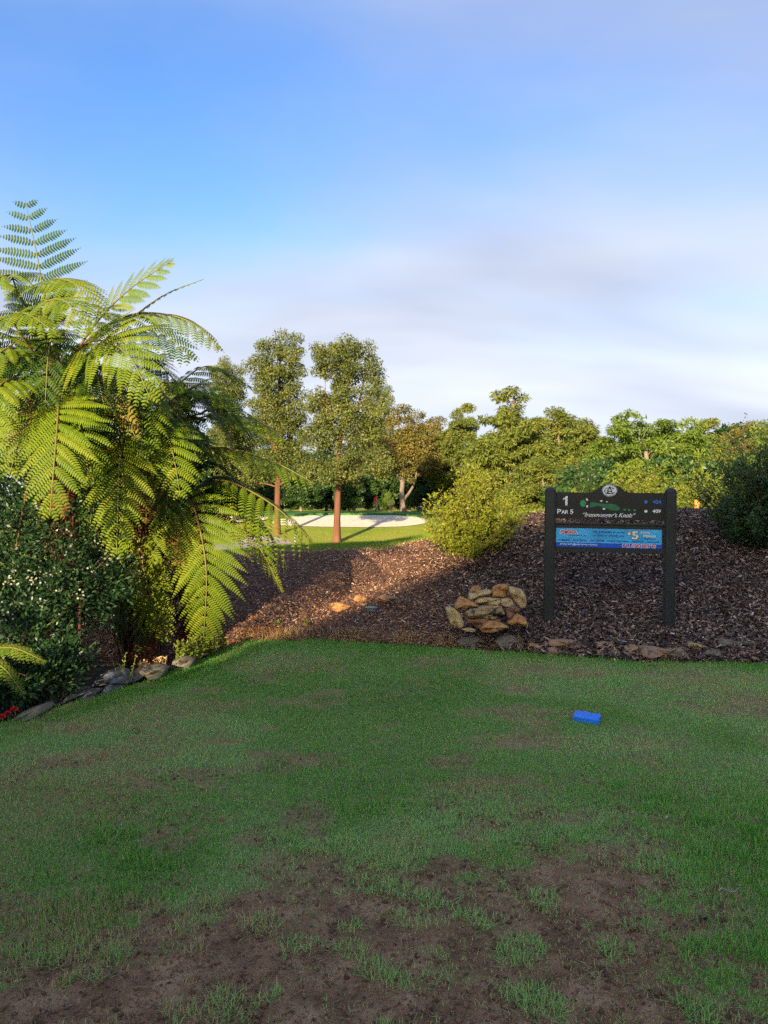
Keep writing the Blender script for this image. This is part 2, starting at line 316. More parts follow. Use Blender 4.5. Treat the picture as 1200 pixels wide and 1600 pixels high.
def ground_mat(name, kind):
    m, N, L, b = nodes_mat(name)
    if kind == 'tee':
        a = N.new('ShaderNodeAttribute'); a.attribute_name = 'rnd'                       # how worn the turf is
        n1 = noise_node(N, L, 5, 8, 0.65); n2 = noise_node(N, L, 60, 4, 0.6)
        soil = ramp(N, L, n1, [(0.3, (0.135, 0.072, 0.036)), (0.5, (0.29, 0.165, 0.088)), (0.7, (0.46, 0.29, 0.165))])
        thatch = ramp(N, L, n2, [(0.3, (0.085, 0.145, 0.036)), (0.7, (0.235, 0.290, 0.095))])
        mx = N.new('ShaderNodeMix'); mx.data_type = 'RGBA'; L.new(a.outputs['Fac'], mx.inputs[0]); L.new(thatch, mx.inputs[6]); L.new(soil, mx.inputs[7])
        L.new(mx.outputs[2], b.inputs['Base Color']); n3 = noise_node(N, L, 26, 6, 0.7); bump(N, L, n3, b, 1.0, 0.035)
    elif kind == 'mulch':
        n1 = noise_node(N, L, 3, 6, 0.6); n2 = noise_node(N, L, 45, 5, 0.7)
        L.new(ramp(N, L, n1, [(0.3, (0.040, 0.025, 0.018)), (0.6, (0.14, 0.078, 0.050)), (0.8, (0.22, 0.115, 0.068))]), b.inputs['Base Color']); bump(N, L, n2, b, 0.9, 0.03)
    elif kind == 'soil':
        n1 = noise_node(N, L, 6, 6, 0.6); L.new(ramp(N, L, n1, [(0.3, (0.018, 0.013, 0.010)), (0.7, (0.05, 0.035, 0.025))]), b.inputs['Base Color']); bump(N, L, n1, b, 0.8, 0.05)
    else:
        n1 = noise_node(N, L, 0.12, 5, 0.6); n2 = noise_node(N, L, 2.5, 6, 0.65)
        g = ramp(N, L, n1, [(0.30, (0.14, 0.20, 0.018)), (0.5, (0.23, 0.26, 0.024)), (0.68, (0.31, 0.28, 0.040)), (0.85, (0.36, 0.28, 0.08))]) if kind == 'fairway' else ramp(N, L, n1, [(0.3, (0.045, 0.135, 0.022)), (0.7, (0.065, 0.175, 0.030))])
        d = ramp(N, L, n2, [(0.3, (0.72, 0.72, 0.72)), (0.7, (1.0, 1.0, 1.0))])
        mx = N.new('ShaderNodeMix'); mx.data_type = 'RGBA'; mx.blend_type = 'MULTIPLY'; mx.inputs[0].default_value = 1; L.new(g, mx.inputs[6]); L.new(d, mx.inputs[7])
        L.new(mx.outputs[2], b.inputs['Base Color']); bump(N, L, n2, b, 0.35, 0.05)
    b.inputs['Roughness'].default_value = 0.9; b.inputs['Specular IOR Level'].default_value = 0.2
    return m
for k in ('tee', 'mulch', 'soil', 'fairway', 'green'): M['g_' + k] = ground_mat(k + '_ground', k)

# ------------------------------------------------------------------ terrain
def x_left(y):   # left edge of the tee lawn
    return np.interp(y, [-20, 2, 6.05, 7.3, 8.4, 9.5, 12], [-9, -4.6, -3.0, -2.42, -2.09, -1.75, -1.75])
def y_front(x):  # front edge of the tee lawn
    return np.interp(x, [-6, -1.75, -0.8, 0.75, 1.6, 2.72, 4.05, 9, 30], [9.6, 9.6, 9.68, 9.12, 8.82, 8.30, 8.18, 8.0, 8.0]) + 0.06 * (vnoise(np.asarray(x) * 2.3, 4.4) - 0.5)
def y_crest(x): return np.interp(x, [-8, 0, 1.03, 2.4, 6, 30], [13.4, 13.5, 13.8, 14.4, 14.6, 14.6])
def z_crest(x): return np.interp(x, [-14, -5, -2.2, 0, 1.03, 2.36, 3.0, 5.5, 9, 30], [0.2, 0.6, 0.90, 0.98, 1.16, 1.52, 1.60, 1.64, 1.55, 1.2])
def h(x, y):
    x = np.asarray(x, float); y = np.asarray(y, float)
    yf = y_front(x) - 0.02; yc = y_crest(x); zc = z_crest(x)
    t = np.clip((y - yf) / (yc - yf), 0, 1); up = 0.05 * sstep(0, 0.05, t) + (zc - 0.05) * (0.55 * t + 0.45 * t * t * (3 - 2 * t))
    far = np.interp(y, [14, 20, 30, 50, 65, 75, 84, 92, 97, 104, 120, 160, 240, 400, 800, 1500], [1.0, 0.5, -0.15, -1.2, -1.5, -1.37, -0.2, 1.14, 1.46, 1.66, 1.6, 1.7, 5, 15, 34, 60])
    k = sstep(-32, -17, x) ; far2 = np.where(y > 72, -1.4 + (far + 1.4) * (0.25 + 0.75 * k), far)
    dz = (y - yc)
    w = sstep(0, 13, dz); behind = (zc + 0.03 * np.clip(dz, 0, 0.7) - 0.012 * np.clip(dz, 0, 40) ** 1.2) * (1 - w) + far2 * w
    z = np.where(y < yf, 0.0, np.where(y < yc, up, behind))
    # ground on the left drops into the planted bed
    dl = x_left(np.minimum(y, 9.5)) - x
    bed = sstep(0.0, 0.9, dl) * (1 - sstep(9.4, 11.5, y))
    z = z - bed * (0.32 + 0 * x) 
    apron = sstep(-0.9, 0.0, dl) * (y < 9.5)
    z = z - 0.05 * apron * (1 - sstep(8.6, 9.4, y))
    z = z + 6.0 * sstep(-10, -33, y)          # added rise behind the viewer, carrying the unseen building that shades the tee
    z = z + 0.05 * (fbm(x * 0.5, y * 0.5, 3) - 0.5) * (y > yf) + 0.012 * (fbm(x * 1.2 + 50, y * 1.2, 3) - 0.5)
    return z
def hs(x, y): return float(h(np.array([x]), np.array([y]))[0])
def ground(px, py, dmin=2.0, dmax=30.0):
    """first point where the line of sight through a photo pixel meets the ground"""
    d = np.linspace(dmin, dmax, 3000); z = CAMH - (py - 800) / F * d; g = h((px - 600) / F * d, d)
    i = np.argmax(g >= z) if (g >= z).any() else len(d) - 1
    return np.array([(px - 600) / F * d[i], d[i], g[i]])
def in_tee(x, y): return (x > x_left(y) ) & (y < y_front(x))
def in_mulch(x, y): return (y > y_front(x) - 0.05) & (y < y_crest(x) + 0.15 * (vnoise(x * 2, y * 0 + 3) - 0.3)) & (x > -5.0 + 0 * y)
def span(*segs):
    out = []
    for a, b, s in segs: out.append(np.arange(a, b - 1e-6, s))
    out.append([segs[-1][1]]); return np.concatenate(out)
XS = span((-900, -60, 60), (-60, -20, 2.5), (-20, 20, 0.4), (20, 60, 2.5), (60, 900, 60))
YS = span((-120, -8, 7), (-8, 24, 0.33), (24, 78, 1.5), (78, 124, 0.6), (124, 200, 8), (200, 1500, 100))
def h_under(x, y):
    inn = (in_tee(x, y) & (x < 10) & (y > -1.0)) | (in_mulch(x, y) & (x < 12)) | ((x < x_left(y)) & (x > -9) & (y > 2) & (y < 12.5))
    return h(x, y) - 0.10 * inn
setting('ground', grid_mesh('ground', XS, YS, h_under, M['g_fairway']))

# how bare the tee turf is, 0..1
def bare(x, y):
    edge = np.interp(x, [-1.6, -1.05, -0.75, -0.32, 0.0, 0.47, 0.9, 1.5], [1.8, 2.80, 3.02, 3.25, 2.95, 2.62, 2.35, 1.6])
    n = fbm(x * 2.2, y * 2.2, 4); n2 = fbm(x * 6 + 31, y * 6, 3)
    b1 = sstep(-0.10, 0.12, edge - y + (n - 0.5) * 1.5 + (n2 - 0.5) * 0.7)
    reg = sstep(4.5, 3.2, y) * sstep(-0.9, -0.1, x) * sstep(1.75, 1.0, x)              # patchy area in the near right
    b2 = sstep(0.50, 0.60, fbm(x * 1.7 + 9, y * 1.7 + 4, 4) * 0.62 + n2 * 0.40 + reg * 0.10 - 0.03) * (0.35 + 0.65 * reg) * sstep(6.5, 4.2, y)
    b3 = 0.75 * sstep(0.42, 0.62, n2) * np.exp(-((x - 1.75) / 0.45) ** 2 - ((y - 5.45) / 0.28) ** 2)
    b4 = 0.65 * sstep(0.45, 0.6, n2) * np.exp(-((x - 2.6) / 0.5) ** 2 - ((y - 6.6) / 0.35) ** 2)
    cr = np.interp(y, [3.5, 4.61, 6.56, 7.6], [-2.9, -2.29, -1.19, -0.3]); b5 = 0.6 * np.exp(-((x - cr) / 0.09) ** 2) * sstep(0.5, 0.62, n) * (y < 7.4)
    b6 = 0.62 * sstep(0.555, 0.66, fbm(x * 2.6 + 3, y * 2.6 + 8, 3))
    return np.clip(np.maximum.reduce([b1, b2, b3, b4, b5, b6]), 0, 1)
TX = np.arange(-5.2, 7.2, 0.045); TY = np.arange(-1.5, 9.9, 0.045)
setting('tee_lawn', grid_mesh('tee_lawn', TX, TY, lambda x, y: h(x, y) + 0.02 * (fbm(x * 7, y * 7, 3) - 0.5) * (0.4 + bare(x, y)), M['g_tee'], in_tee, bare))
setting('mulch_bed', grid_mesh('mulch_bed', np.arange(-5.2, 9.6, 0.07), np.arange(7.8, 15.2, 0.07), lambda x, y: h(x, y) + 0.045 * (fbm(x * 3, y * 3, 4) - 0.5), M['g_mulch'], in_mulch))
setting('garden_bed', grid_mesh('garden_bed', np.arange(-8.8, -1.2, 0.12), np.arange(2.2, 12.4, 0.12), lambda x, y: h(x, y) + 0.05 * (fbm(x * 3, y * 3, 3) - 0.5), M['g_soil'], lambda x, y: (x < x_left(y) - 0.02) & (y < 12.2) & ((y < 9.7) | (x < -3.2))))

# far things on the ground: putting green, bunker, worn path
def sheet(name, pts, mat, lift, n=26, dish=0.0):
    """a sheet over the terrain inside a closed outline given in metres (x, y)"""
    P = np.array(pts, float); k = len(P); Q = []
    for i in range(k):
        p0, p1, p2, p3 = P[i - 1], P[i], P[(i + 1) % k], P[(i + 2) % k]
        for t in np.linspace(0, 1, 6)[:-1]:
            Q.append(0.5 * ((2 * p1) + (-p0 + p2) * t + (2 * p0 - 5 * p1 + 4 * p2 - p3) * t * t + (-p0 + 3 * p1 - 3 * p2 + p3) * t ** 3))
    Q = np.array(Q); c = Q.mean(0); rings = []
    S = np.linspace(0.02, 1, n)
    for s in S: rings.append(c + (Q - c) * s)
    XY = np.concatenate(rings); rr = np.repeat(S, len(Q)); Z = h(XY[:, 0], XY[:, 1]) + lift - dish * (1 - rr ** 3)
    V = np.column_stack([XY, Z]); m = len(Q); i = np.arange(n - 1)[:, None] * m + np.arange(m)[None]; j = np.arange(n - 1)[:, None] * m + (np.arange(m)[None] + 1) % m
    return np_mesh(name, V, np.stack([i, j, j + m, i + m], -1).reshape(-1, 4), [mat], smooth=True)
setting('putting_green', sheet('putting_green', [(-17, 94.2), (-8, 93.0), (0, 93.0), (5.0, 94), (9, 98), (12, 108), (4, 117), (-10, 118), (-19, 108)], M['g_green'], 0.03))
setting('bunker', sheet('bunker', [(-12.6, 87.5), (-11.6, 90.8), (-8.5, 92.3), (-3, 92.6), (1.5, 92.3), (4.2, 90.6), (5.0, 88.4), (4.2, 86.4), (1.5, 84.9), (-3, 84.6), (-8, 85.0), (-11.5, 85.8)], M['sand'], 0.06, dish=0.03))
lip = Bag()
lp = [(-12.3, 89.2), (-11.4, 91.0), (-8.5, 92.5), (-3, 92.8), (1.5, 92.5), (4.3, 90.8), (4.9, 89.4)]
lq = np.array([np.interp(np.linspace(0, 6, 60), range(7), [p[i] for p in lp]) for i in (0, 1)]).T
lpath = np.column_stack([lq, h(lq[:, 0], lq[:, 1]) + 0.10 + 0.05 * rng.random(60)])
lip.add(*tube(lpath, 0.02 + 0.20 * np.sin(np.linspace(0, math.pi, 60)) ** 0.5, 7)); 
setting('bunker_lip', lip.mesh('bunker_lip', [M['g_green']], True))
setting('bunker_left', sheet('bunker_left', [(-19.6, 88.5), (-18, 90.6), (-15, 90.8), (-13.4, 89.6), (-14.5, 87.6), (-18.5, 87)], M['sand'], 0.16, 14))
setting('path', sheet('path', [(-15.5, 60), (-15, 72), (-13, 79), (-9.5, 76), (-7.2, 66), (-8.4, 60)], M['path'], 0.05, 16))

# ------------------------------------------------------------------ lawn grass (stuff)
def blades(X, Y, Z, hgt, wid, col, lean=0.5, mat=None, name='grass_blades', kind='stuff'):
    n = len(X); a = rng.random(n) * 2 * math.pi; ln = lean * rng.random(n); b = rng.random(n) * 2 * math.pi
    s = np.stack([np.cos(a), np.sin(a), 0 * a], -1) * (wid / 2)[:, None]
    base = np.stack([X, Y, Z], -1)
    tip = base + np.stack([np.cos(b) * ln * hgt, np.sin(b) * ln * hgt, hgt * np.sqrt(1 - np.clip(ln, 0, 1) ** 2 * 0.86)], -1)
    V = np.stack([base - s, base + s, tip], 1).reshape(-1, 3)
    me = np_mesh(name, V, np.arange(3 * n).reshape(-1, 3), [mat], np.repeat(col, 3))
    return me
def tee_grass():
    n = 1060000
    # denser towards the viewer: sample y with pdf ~ const in screen area, floor for far
    y = 1.9 + (9.75 - 1.9) * rng.random(n) ** 1.25; x = (rng.random(n) - 0.5) * (y * 1.06 + 3.0)
    keep = in_tee(x, y); x, y = x[keep], y[keep]
    bz = bare(x, y); clump = fbm(x * 9, y * 9, 2); 
    tuft = sstep(0.54, 0.64, fbm(x * 6 + 77, y * 6 + 3, 3))
    p = np.clip(1.04 - bz * 1.02 + 0.46 * tuft * bz, 0.045 + 0.09 * sstep(-0.1, 0.4, x), 1); keep = rng.random(len(x)) < p; x, y, bz, clump, tuft = x[keep], y[keep], bz[keep], clump[keep], tuft[keep]
    dl = x_left(y) - x; apron = sstep(-0.95, -0.35, dl); fr = sstep(0.9, 0.1, y_front(x) - y); lush = np.maximum(apron, fr)
    lush = np.maximum(lush, sstep(1.0, 1.6, x) * sstep(5.0, 4.2, y) * 0.8)
    hg = 0.016 + 0.010 * rng.random(len(x)) + 0.014 * lush + 0.022 * tuft * sstep(5.5, 3, y) + 0.006 * clump
    dryn = fbm(x * 1.1 + 5, y * 1.1 + 2, 4); dew = sstep(0.47, 0.58, fbm(x * 0.55 + 40, y * 0.55 + 11, 3)) * (1 - lush)
    col = 0.02 + 0.40 * rng.random(len(x)) + 0.30 * (fbm(x * 0.9 + 21, y * 0.9 + 6, 3) - 0.45) + 0.34 * dew * (0.6 + 0.4 * rng.random(len(x))) - 0.06 * lush + 0.10 * (1 - tuft) * bz
    dry = (rng.random(len(x)) < (0.12 + 0.42 * sstep(0.50, 0.62, dryn) + 0.25 * bz * (1 - tuft)) * (1 - 0.7 * lush)); col = np.where(dry, 0.84 + 0.16 * rng.random(len(x)), np.clip(col, 0, 0.76))
    wd = 0.0030 + 0.0022 * rng.random(len(x)) + 0.00055 * y
    me = blades(x, y, h(x, y) - 0.004, hg, wd, col, 1.9, M['grass'])
    prop(setting('grass', me, 'stuff'), 'short worn green turf of the shaded tee', 'grass')
    print('tee blades', len(x))
tee_grass()
def thatch():
    n = 90000; y = 1.9 + 3.2 * rng.random(n) ** 1.2; x = (rng.random(n) - 0.5) * (y * 1.06 + 1.0); k = (rng.random(n) < bare(x, y) * 0.75) & in_tee(x, y); x, y = x[k], y[k]; n = len(x)
    a = rng.random(n) * 6.28; ln = 0.006 + 0.020 * rng.random(n); D = np.stack([np.cos(a), np.sin(a), 0.25 * rng.normal(size=n)], -1); P = np.stack([x, y, h(x, y) + 0.006 + 0.004 * rng.random(n)], -1)
    V, Q = kites(P, unit(D), np.tile([0, 0, 1.0], (n, 1)) + rng.normal(0, 0.3, (n, 3)), ln, 0.0009 + 0.0012 * rng.random(n)); col = np.clip(rng.random(n) ** 1.5, 0, 1)
    prop(setting('thatch', np_mesh('thatch', V, Q, [M['thatch']], np.repeat(col, 4)), 'stuff'), 'brown dead grass litter on the bare soil of the tee', 'dry grass')
thatch()
def crumbs():
    n = 16000; y = 2.0 + 3.0 * rng.random(n) ** 1.3; x = (rng.random(n) - 0.5) * (y * 1.06 + 0.8); k = (rng.random(n) < bare(x, y)) & in_tee(x, y); x, y = x[k], y[k]; n = len(x)
    r = 0.0025 + 0.011 * rng.random(n) ** 3; O = np.array([(1, 0, 0), (-1, 0, 0), (0, 1, 0), (0, -1, 0), (0, 0, 1), (0, 0, -0.6)], float)
    V = np.stack([x, y, h(x, y) + 0.004], -1)[:, None] + O[None] * r[:, None, None] * (0.6 + 0.8 * rng.random((n, 6, 1))); T = np.array([(0, 2, 4), (2, 1, 4), (1, 3, 4), (3, 0, 4), (2, 0, 5), (1, 2, 5), (3, 1, 5), (0, 3, 5)])
    col = np.where((rng.random(n) < 0.03) & (r < 0.005), 0.95, rng.random(n) * 0.6)
    prop(setting('soil_crumbs', np_mesh('soil_crumbs', V.reshape(-1, 3), (np.arange(n)[:, None, None] * 6 + T[None]).reshape(-1, 3), [M['crumb']], np.repeat(col, 6)), 'stuff'), 'crumbs of brown soil and tiny stones on the bare tee', 'soil')
crumbs()
def rough_grass():
    n = 150000; x = -8 + 17 * rng.random(n); y = 13.0 + 11 * rng.random(n) ** 1.3
    k = y > y_crest(x) - 0.05 + 0.45 * vnoise(x * 1.7, y * 1.7); x, y = x[k], y[k]
    dry = sstep(0.8, 0.0, y - y_crest(x)); col = np.clip(0.15 + 0.55 * rng.random(len(x)) + 0.35 * dry * (rng.random(len(x)) < 0.55), 0, 1)
    me = blades(x, y, h(x, y) - 0.01, 0.04 + 0.05 * rng.random(len(x)), 0.006 + 0.006 * rng.random(len(x)), col, 0.9, M['rough'], 'rough')
    prop(setting('rough_grass', me, 'stuff'), 'sunlit green grass along the crest behind the mulch bank', 'grass')
rough_grass()
def fairway_grass():
    n = 90000; x = -14 + 26 * rng.random(n); y = 58 + 36 * rng.random(n)
    t = (x + 4) ** 2; k = ~((y > 84.4) & (y < 92.8) & (x > -12.8) & (x < 5.2)) & ~((x < -7) & (y < 80)); x, y = x[k], y[k]
    col = np.clip(0.30 + 0.45 * rng.random(len(x)) + 0.4 * (fbm(x * 0.25, y * 0.25, 3) - 0.45), 0, 1)
    me = blades(x, y, h(x, y) - 0.01, 0.05 + 0.05 * rng.random(len(x)), np.full(len(x), 0.035), col, 0.9, M['rough'], 'fairway')
    prop(setting('fairway_grass', me, 'stuff'), 'sunlit yellow green fairway grass below the bunker', 'grass')
fairway_grass()

# ------------------------------------------------------------------ mulch chips (stuff)
def mulch():
    n = 230000; x = -4.8 + 13.8 * rng.random(n); y = 8.0 + 7.0 * rng.random(n) ** 1.25
    k = in_mulch(x, y) & (np.abs(x) < y * 0.52 + 1.2); x, y = x[k], y[k]; n = len(x)
    fine = sstep(1.6, 0.2, x)                               # smaller, redder bark on the left
    ln = (0.025 + 0.06 * rng.random(n) ** 1.8) * (1 - 0.45 * fine); wd = ln * (0.07 + 0.13 * rng.random(n))
    a = rng.random(n) * 2 * math.pi; tl = rng.normal(0, 0.38, n)
    D = np.stack([np.cos(a) * np.cos(tl), np.sin(a) * np.cos(tl), np.sin(tl)], -1); Nn = unit(np.stack([rng.normal(0, 0.45, n), rng.normal(-0.15, 0.45, n), np.ones(n)], -1))
    S = unit(np.cross(D, Nn)) * wd[:, None]; C = np.stack([x, y, h(x, y) + 0.012 + 0.03 * rng.random(n)], -1)
    Hh = D * (ln / 2)[:, None]
    j = 0.75 + 0.5 * rng.random((n, 2)); B = np.cross(D, S / wd[:, None]) * (0.12 * ln * rng.normal(size=n))[:, None]
    V = np.stack([C - Hh - S, C - Hh * 0.9 + S * j[:, :1], C + Hh + S * 0.7, C + Hh * j[:, 1:] - S], 1); V[:, 0] += B; V[:, 2] += B
    V = V.reshape(-1, 3)
    col = np.clip(rng.random(n) ** 1.15 * 0.93 + 0.08 * fine + (rng.random(n) < 0.05) * 0.35, 0, 1)
    prop(setting('mulch_chips', np_mesh('mulch_chips', V, np.arange(4 * n).reshape(-1, 4), [M['chip'], M['chip_red']], np.repeat(col, 4), (rng.random(n) < 0.9 * fine).astype(int)), 'stuff'), 'dark brown bark chips spread over the garden bank', 'mulch')
mulch()
def tuft_stuff(name, centers, per, hgt, spread, mat, label, cat, lean=1.1, wid=0.004):
    c = np.array(centers, float); k = len(c); idx = np.repeat(np.arange(k), per); n = len(idx)
    r = spread * np.sqrt(rng.random(n)); a = rng.random(n) * 2 * math.pi
    x = c[idx, 0] + r * np.cos(a); y = c[idx, 1] + r * np.sin(a)
    me = blades(x, y, h(x, y) - 0.005, hgt * (0.4 + 0.8 * rng.random(n)), wid * (0.7 + 0.6 * rng.random(n)), rng.random(n), lean, mat, name)
    return prop(setting(name, me, 'stuff'), label, cat)
# straw-coloured dead grass along the front edge of the tee
cs = []
for px in np.arange(375, 1090, 3.2):
    w = (0.85 if px < 700 else (0.42 if px < 960 else 0.22)) * (0.25 + 1.3 * float(sstep(0.40, 0.60, fbm(np.array([px * 0.035]), np.array([2.2]), 3))[0]))
    if random.random() > w: continue
    y0 = np.interp(px, [370, 500, 640, 700, 820, 900, 1000, 1090], [1001, 996, 1000, 1006, 1012, 1018, 1030, 1034]) + random.uniform(-9, 3)
    g = ground(px + random.uniform(-3, 3), y0); cs.append(g[:2])
tuft_stuff('dead_grass', cs, 46, 0.085, 0.11, M['straw'], 'straw coloured dead grass fringe between turf and mulch', 'dry grass', 1.6, 0.006)
cs = [ground(px + random.gauss(0, 6), py + random.gauss(0, 3))[:2] for px, py in [(400, 984), (388, 992), (415, 985), (432, 984), (420, 992), (360, 1008)] for _ in range(4)]
tuft_stuff('fallen_needles', cs, 60, 0.07, 0.12, M['needle'], 'orange brown fallen fern litter at the mulch corner', 'litter', 1.3)
cs = [ground(px + random.gauss(0, 10), py + random.gauss(0, 4))[:2] for px, py in [(720, 835), (745, 862), (760, 868), (700, 845), (825, 805), (810, 812), (655, 848), (480, 868), (520, 865), (590, 853)] for _ in range(7)]
tuft_stuff('needle_litter', cs, 60, 0.035, 0.16, M['needle'], 'rusty orange dry litter under the shrub and crest', 'litter', 1.6)

# ------------------------------------------------------------------ rocks
def rock_mesh(name, outline, depth, mat, d=None, sink=0.0, tilt=0.0, seed=0):
    """irregular stone: photo outline (px) gives its real width and height at distance d, with its own thickness"""
    r = np.random.default_rng(seed + 5); O = np.array(outline, float)
    Q = []
    for i in range(len(O)):
        a, b = O[i], O[(i + 1) % len(O)]
        for t in (0, 0.33, 0.66): Q.append(a * (1 - t) + b * t)
    Q = np.array(Q); c = Q.mean(0); m = len(Q)
    s = d / F
    U = (Q[:, 0] - 600) * s; W = CAMH - (Q[:, 1] - 800) * s; cu = (c[0] - 600) * s; cw = CAMH - (c[1] - 800) * s
    rings = [(0.40, -0.50), (0.80, -0.46), (0.96, -0.34), (1.0, -0.05), (0.97, 0.25), (0.72, 0.5), (0.3, 0.55)]
    V = []
    for k, (f, dy) in enumerate(rings):
        jit = 1 + 0.07 * (r.random(m) - 0.5) * (k not in (3,)); jy = (r.random(m) - 0.5) * 0.16
        u = cu + (U - cu) * f * jit; w = cw + (W - cw) * f * jit
        fac = 0.22 * np.sin((U - cu) / s * 0.16 + seed * 2.3) + 0.16 * np.sin((W - cw) / s * 0.24 + seed * 1.1 + (U - cu) / s * 0.1)
        jy = jy + (fac if dy < 0 else 0)
        V.append(np.stack([u, d + depth * (dy + jy) + tilt * (w - cw), w - sink], -1))
    V = np.concatenate(V + [np.array([[cu, d - depth * 0.52, cw - sink], [cu, d + depth * 0.56, cw - sink]])])
    k = len(rings); i = np.arange(k - 1)[:, None] * m + np.arange(m)[None]; j = np.arange(k - 1)[:, None] * m + (np.arange(m)[None] + 1) % m
    Qd = np.stack([i, i + m, j + m, j], -1).reshape(-1, 4); ii = np.arange(m); jj = (ii + 1) % m
    Tr = np.concatenate([np.stack([ii, jj, np.full(m, k * m)], -1), np.stack([jj + (k - 1) * m, ii + (k - 1) * m, np.full(m, k * m + 1)], -1)])
    me = np_mesh(name, V, [Qd, Tr], [mat]); 
    return me
def Z6(pts): return [(680 + X / 7.0588, 890 + Y / 7.0588) for X, Y in pts]     # enlargement coordinates -> photo pixels
pile = [
 ('rock_orange', [(375, 250), (380, 225), (420, 185), (470, 175), (510, 195), (515, 225), (440, 245)], 'small orange sandstone rock peeking over the back of the rock pile', 9.62, 0.16),
 ('rock_cream', [(355, 325), (375, 258), (440, 243), (610, 220), (605, 255), (500, 300), (420, 332)], 'pale cream wedge shaped slab lying along the top of the rock pile', 9.50, 0.22),
 ('rock_orange', [(605, 290), (640, 195), (700, 165), (790, 163), (797, 195), (780, 296)], 'blocky orange sandstone rock at the top of the rock pile', 9.52, 0.24),
 ('rock_cream', [(800, 230), (815, 188), (850, 190), (955, 215), (985, 260), (1008, 375), (985, 420), (930, 428), (860, 340)], 'large upright cream sandstone rock leaning on the rock pile', 9.42, 0.22),
 ('rock_cream', [(425, 345), (480, 315), (560, 297), (625, 310), (715, 310), (720, 335), (660, 385), (480, 390)], 'long cream yellow rock under the wedge slab in the pile', 9.40, 0.24),
 ('rock_cream', [(705, 365), (725, 315), (800, 308), (850, 325), (872, 385), (790, 405), (730, 395)], 'rounded yellow rock beside the large upright cream rock', 9.36, 0.20),
 ('rock_orange', [(208, 400), (240, 340), (280, 297), (330, 318), (420, 355), (466, 395), (400, 412), (240, 438), (212, 425)], 'triangular orange and cream rock at the shoulder of the rock pile', 9.32, 0.24),
 ('rock_moss', [(312, 465), (370, 430), (480, 410), (700, 392), (735, 405), (770, 470), (765, 530), (640, 530), (500, 525), (345, 512)], 'long flat mossy sandstone block across the middle of the rock pile', 9.24, 0.28),
 ('rock_red', [(770, 440), (800, 400), (870, 385), (930, 430), (925, 460), (800, 540), (775, 510)], 'red brown angular rock under the large cream rock', 9.26, 0.22),
 ('rock_orange', [(790, 580), (830, 530), (910, 487), (975, 520), (1000, 580), (985, 625), (880, 610), (810, 608)], 'rough orange rock at the foot of the pile beside the sign post', 9.14, 0.22),
 ('rock_red', [(340, 580), (360, 535), (460, 528), (725, 545), (735, 590), (620, 640), (430, 640)], 'dark red flat rock beneath the mossy block', 9.16, 0.22),
 ('rock_orange', [(490, 660), (520, 605), (590, 565), (660, 570), (740, 590), (808, 625), (760, 650), (640, 678), (500, 680)], 'smooth tan orange rock lying at the front of the rock pile', 9.00, 0.22),
 ('rock_cream', [(115, 430), (160, 412), (220, 430), (280, 490), (310, 560), (300, 600), (245, 640), (200, 630), (160, 590)], 'upright yellow grey rock standing apart at the side of the pile', 9.20, 0.24),
 ('rock_cream', [(290, 660), (320, 648), (400, 645), (445, 660), (440, 685), (380, 682)], 'small thin cream stone on the mulch before the rock pile', 8.98, 0.14),
]
for k, (mt, pts, lab, d, dep) in enumerate(pile):
    P = Z6(pts); c = np.mean(P, 0)
    me = rock_mesh('rock', P, dep, M[mt], d=d, seed=k, tilt=0.28)
    b = at(c[0], max(p[1] for p in P), d); single('rock', me, lab, 'rock', b, 'stacked sandstone rocks')
def flat_rocks(lst, nm, cat, grp):
    for k, (mt, pts, lab, dep) in enumerate(lst):
        P = np.array(pts, float); c = P.mean(0); g = ground(c[0], P[:, 1].max() - 1); d = g[1] + dep * 0.25
        me = rock_mesh(nm, P, dep, M[mt], d=d, seed=40 + k, tilt=0.5, sink=0.01); single(nm, me, lab, cat, at(c[0], P[:, 1].max(), d), grp)
def Zb(pts): return [(500 + X / 8, 920 + Y / 8) for X, Y in pts]
flat_rocks([
 ('rock_orange', Zb([(118, 220), (125, 180), (180, 160), (280, 165), (340, 190), (405, 215), (330, 245), (220, 272), (150, 250)]), 'flat tan leaf shaped stone half sunk in the mulch', 0.20),
 ('rock_orange', Zb([(420, 120), (440, 75), (500, 62), (560, 95), (600, 120), (560, 160), (470, 155)]), 'rust coloured stone behind the grey green bowl', 0.20),
 ('rock_red', Zb([(440, 190), (490, 160), (540, 170), (595, 175), (580, 205), (490, 212)]), 'small brown stone touching the grey green bowl', 0.12),
 ('rock_edge', Zb([(720, 100), (790, 60), (830, 85), (960, 95), (1030, 150), (1000, 180), (880, 150), (790, 130)]), 'long olive brown stone lying in mulch beyond the bowl', 0.20),
], 'rock', 'rock', 'stones in the mulch')
def Zs(pts): return [(800 + X / 3.0, 970 + Y / 3.0) for X, Y in pts]
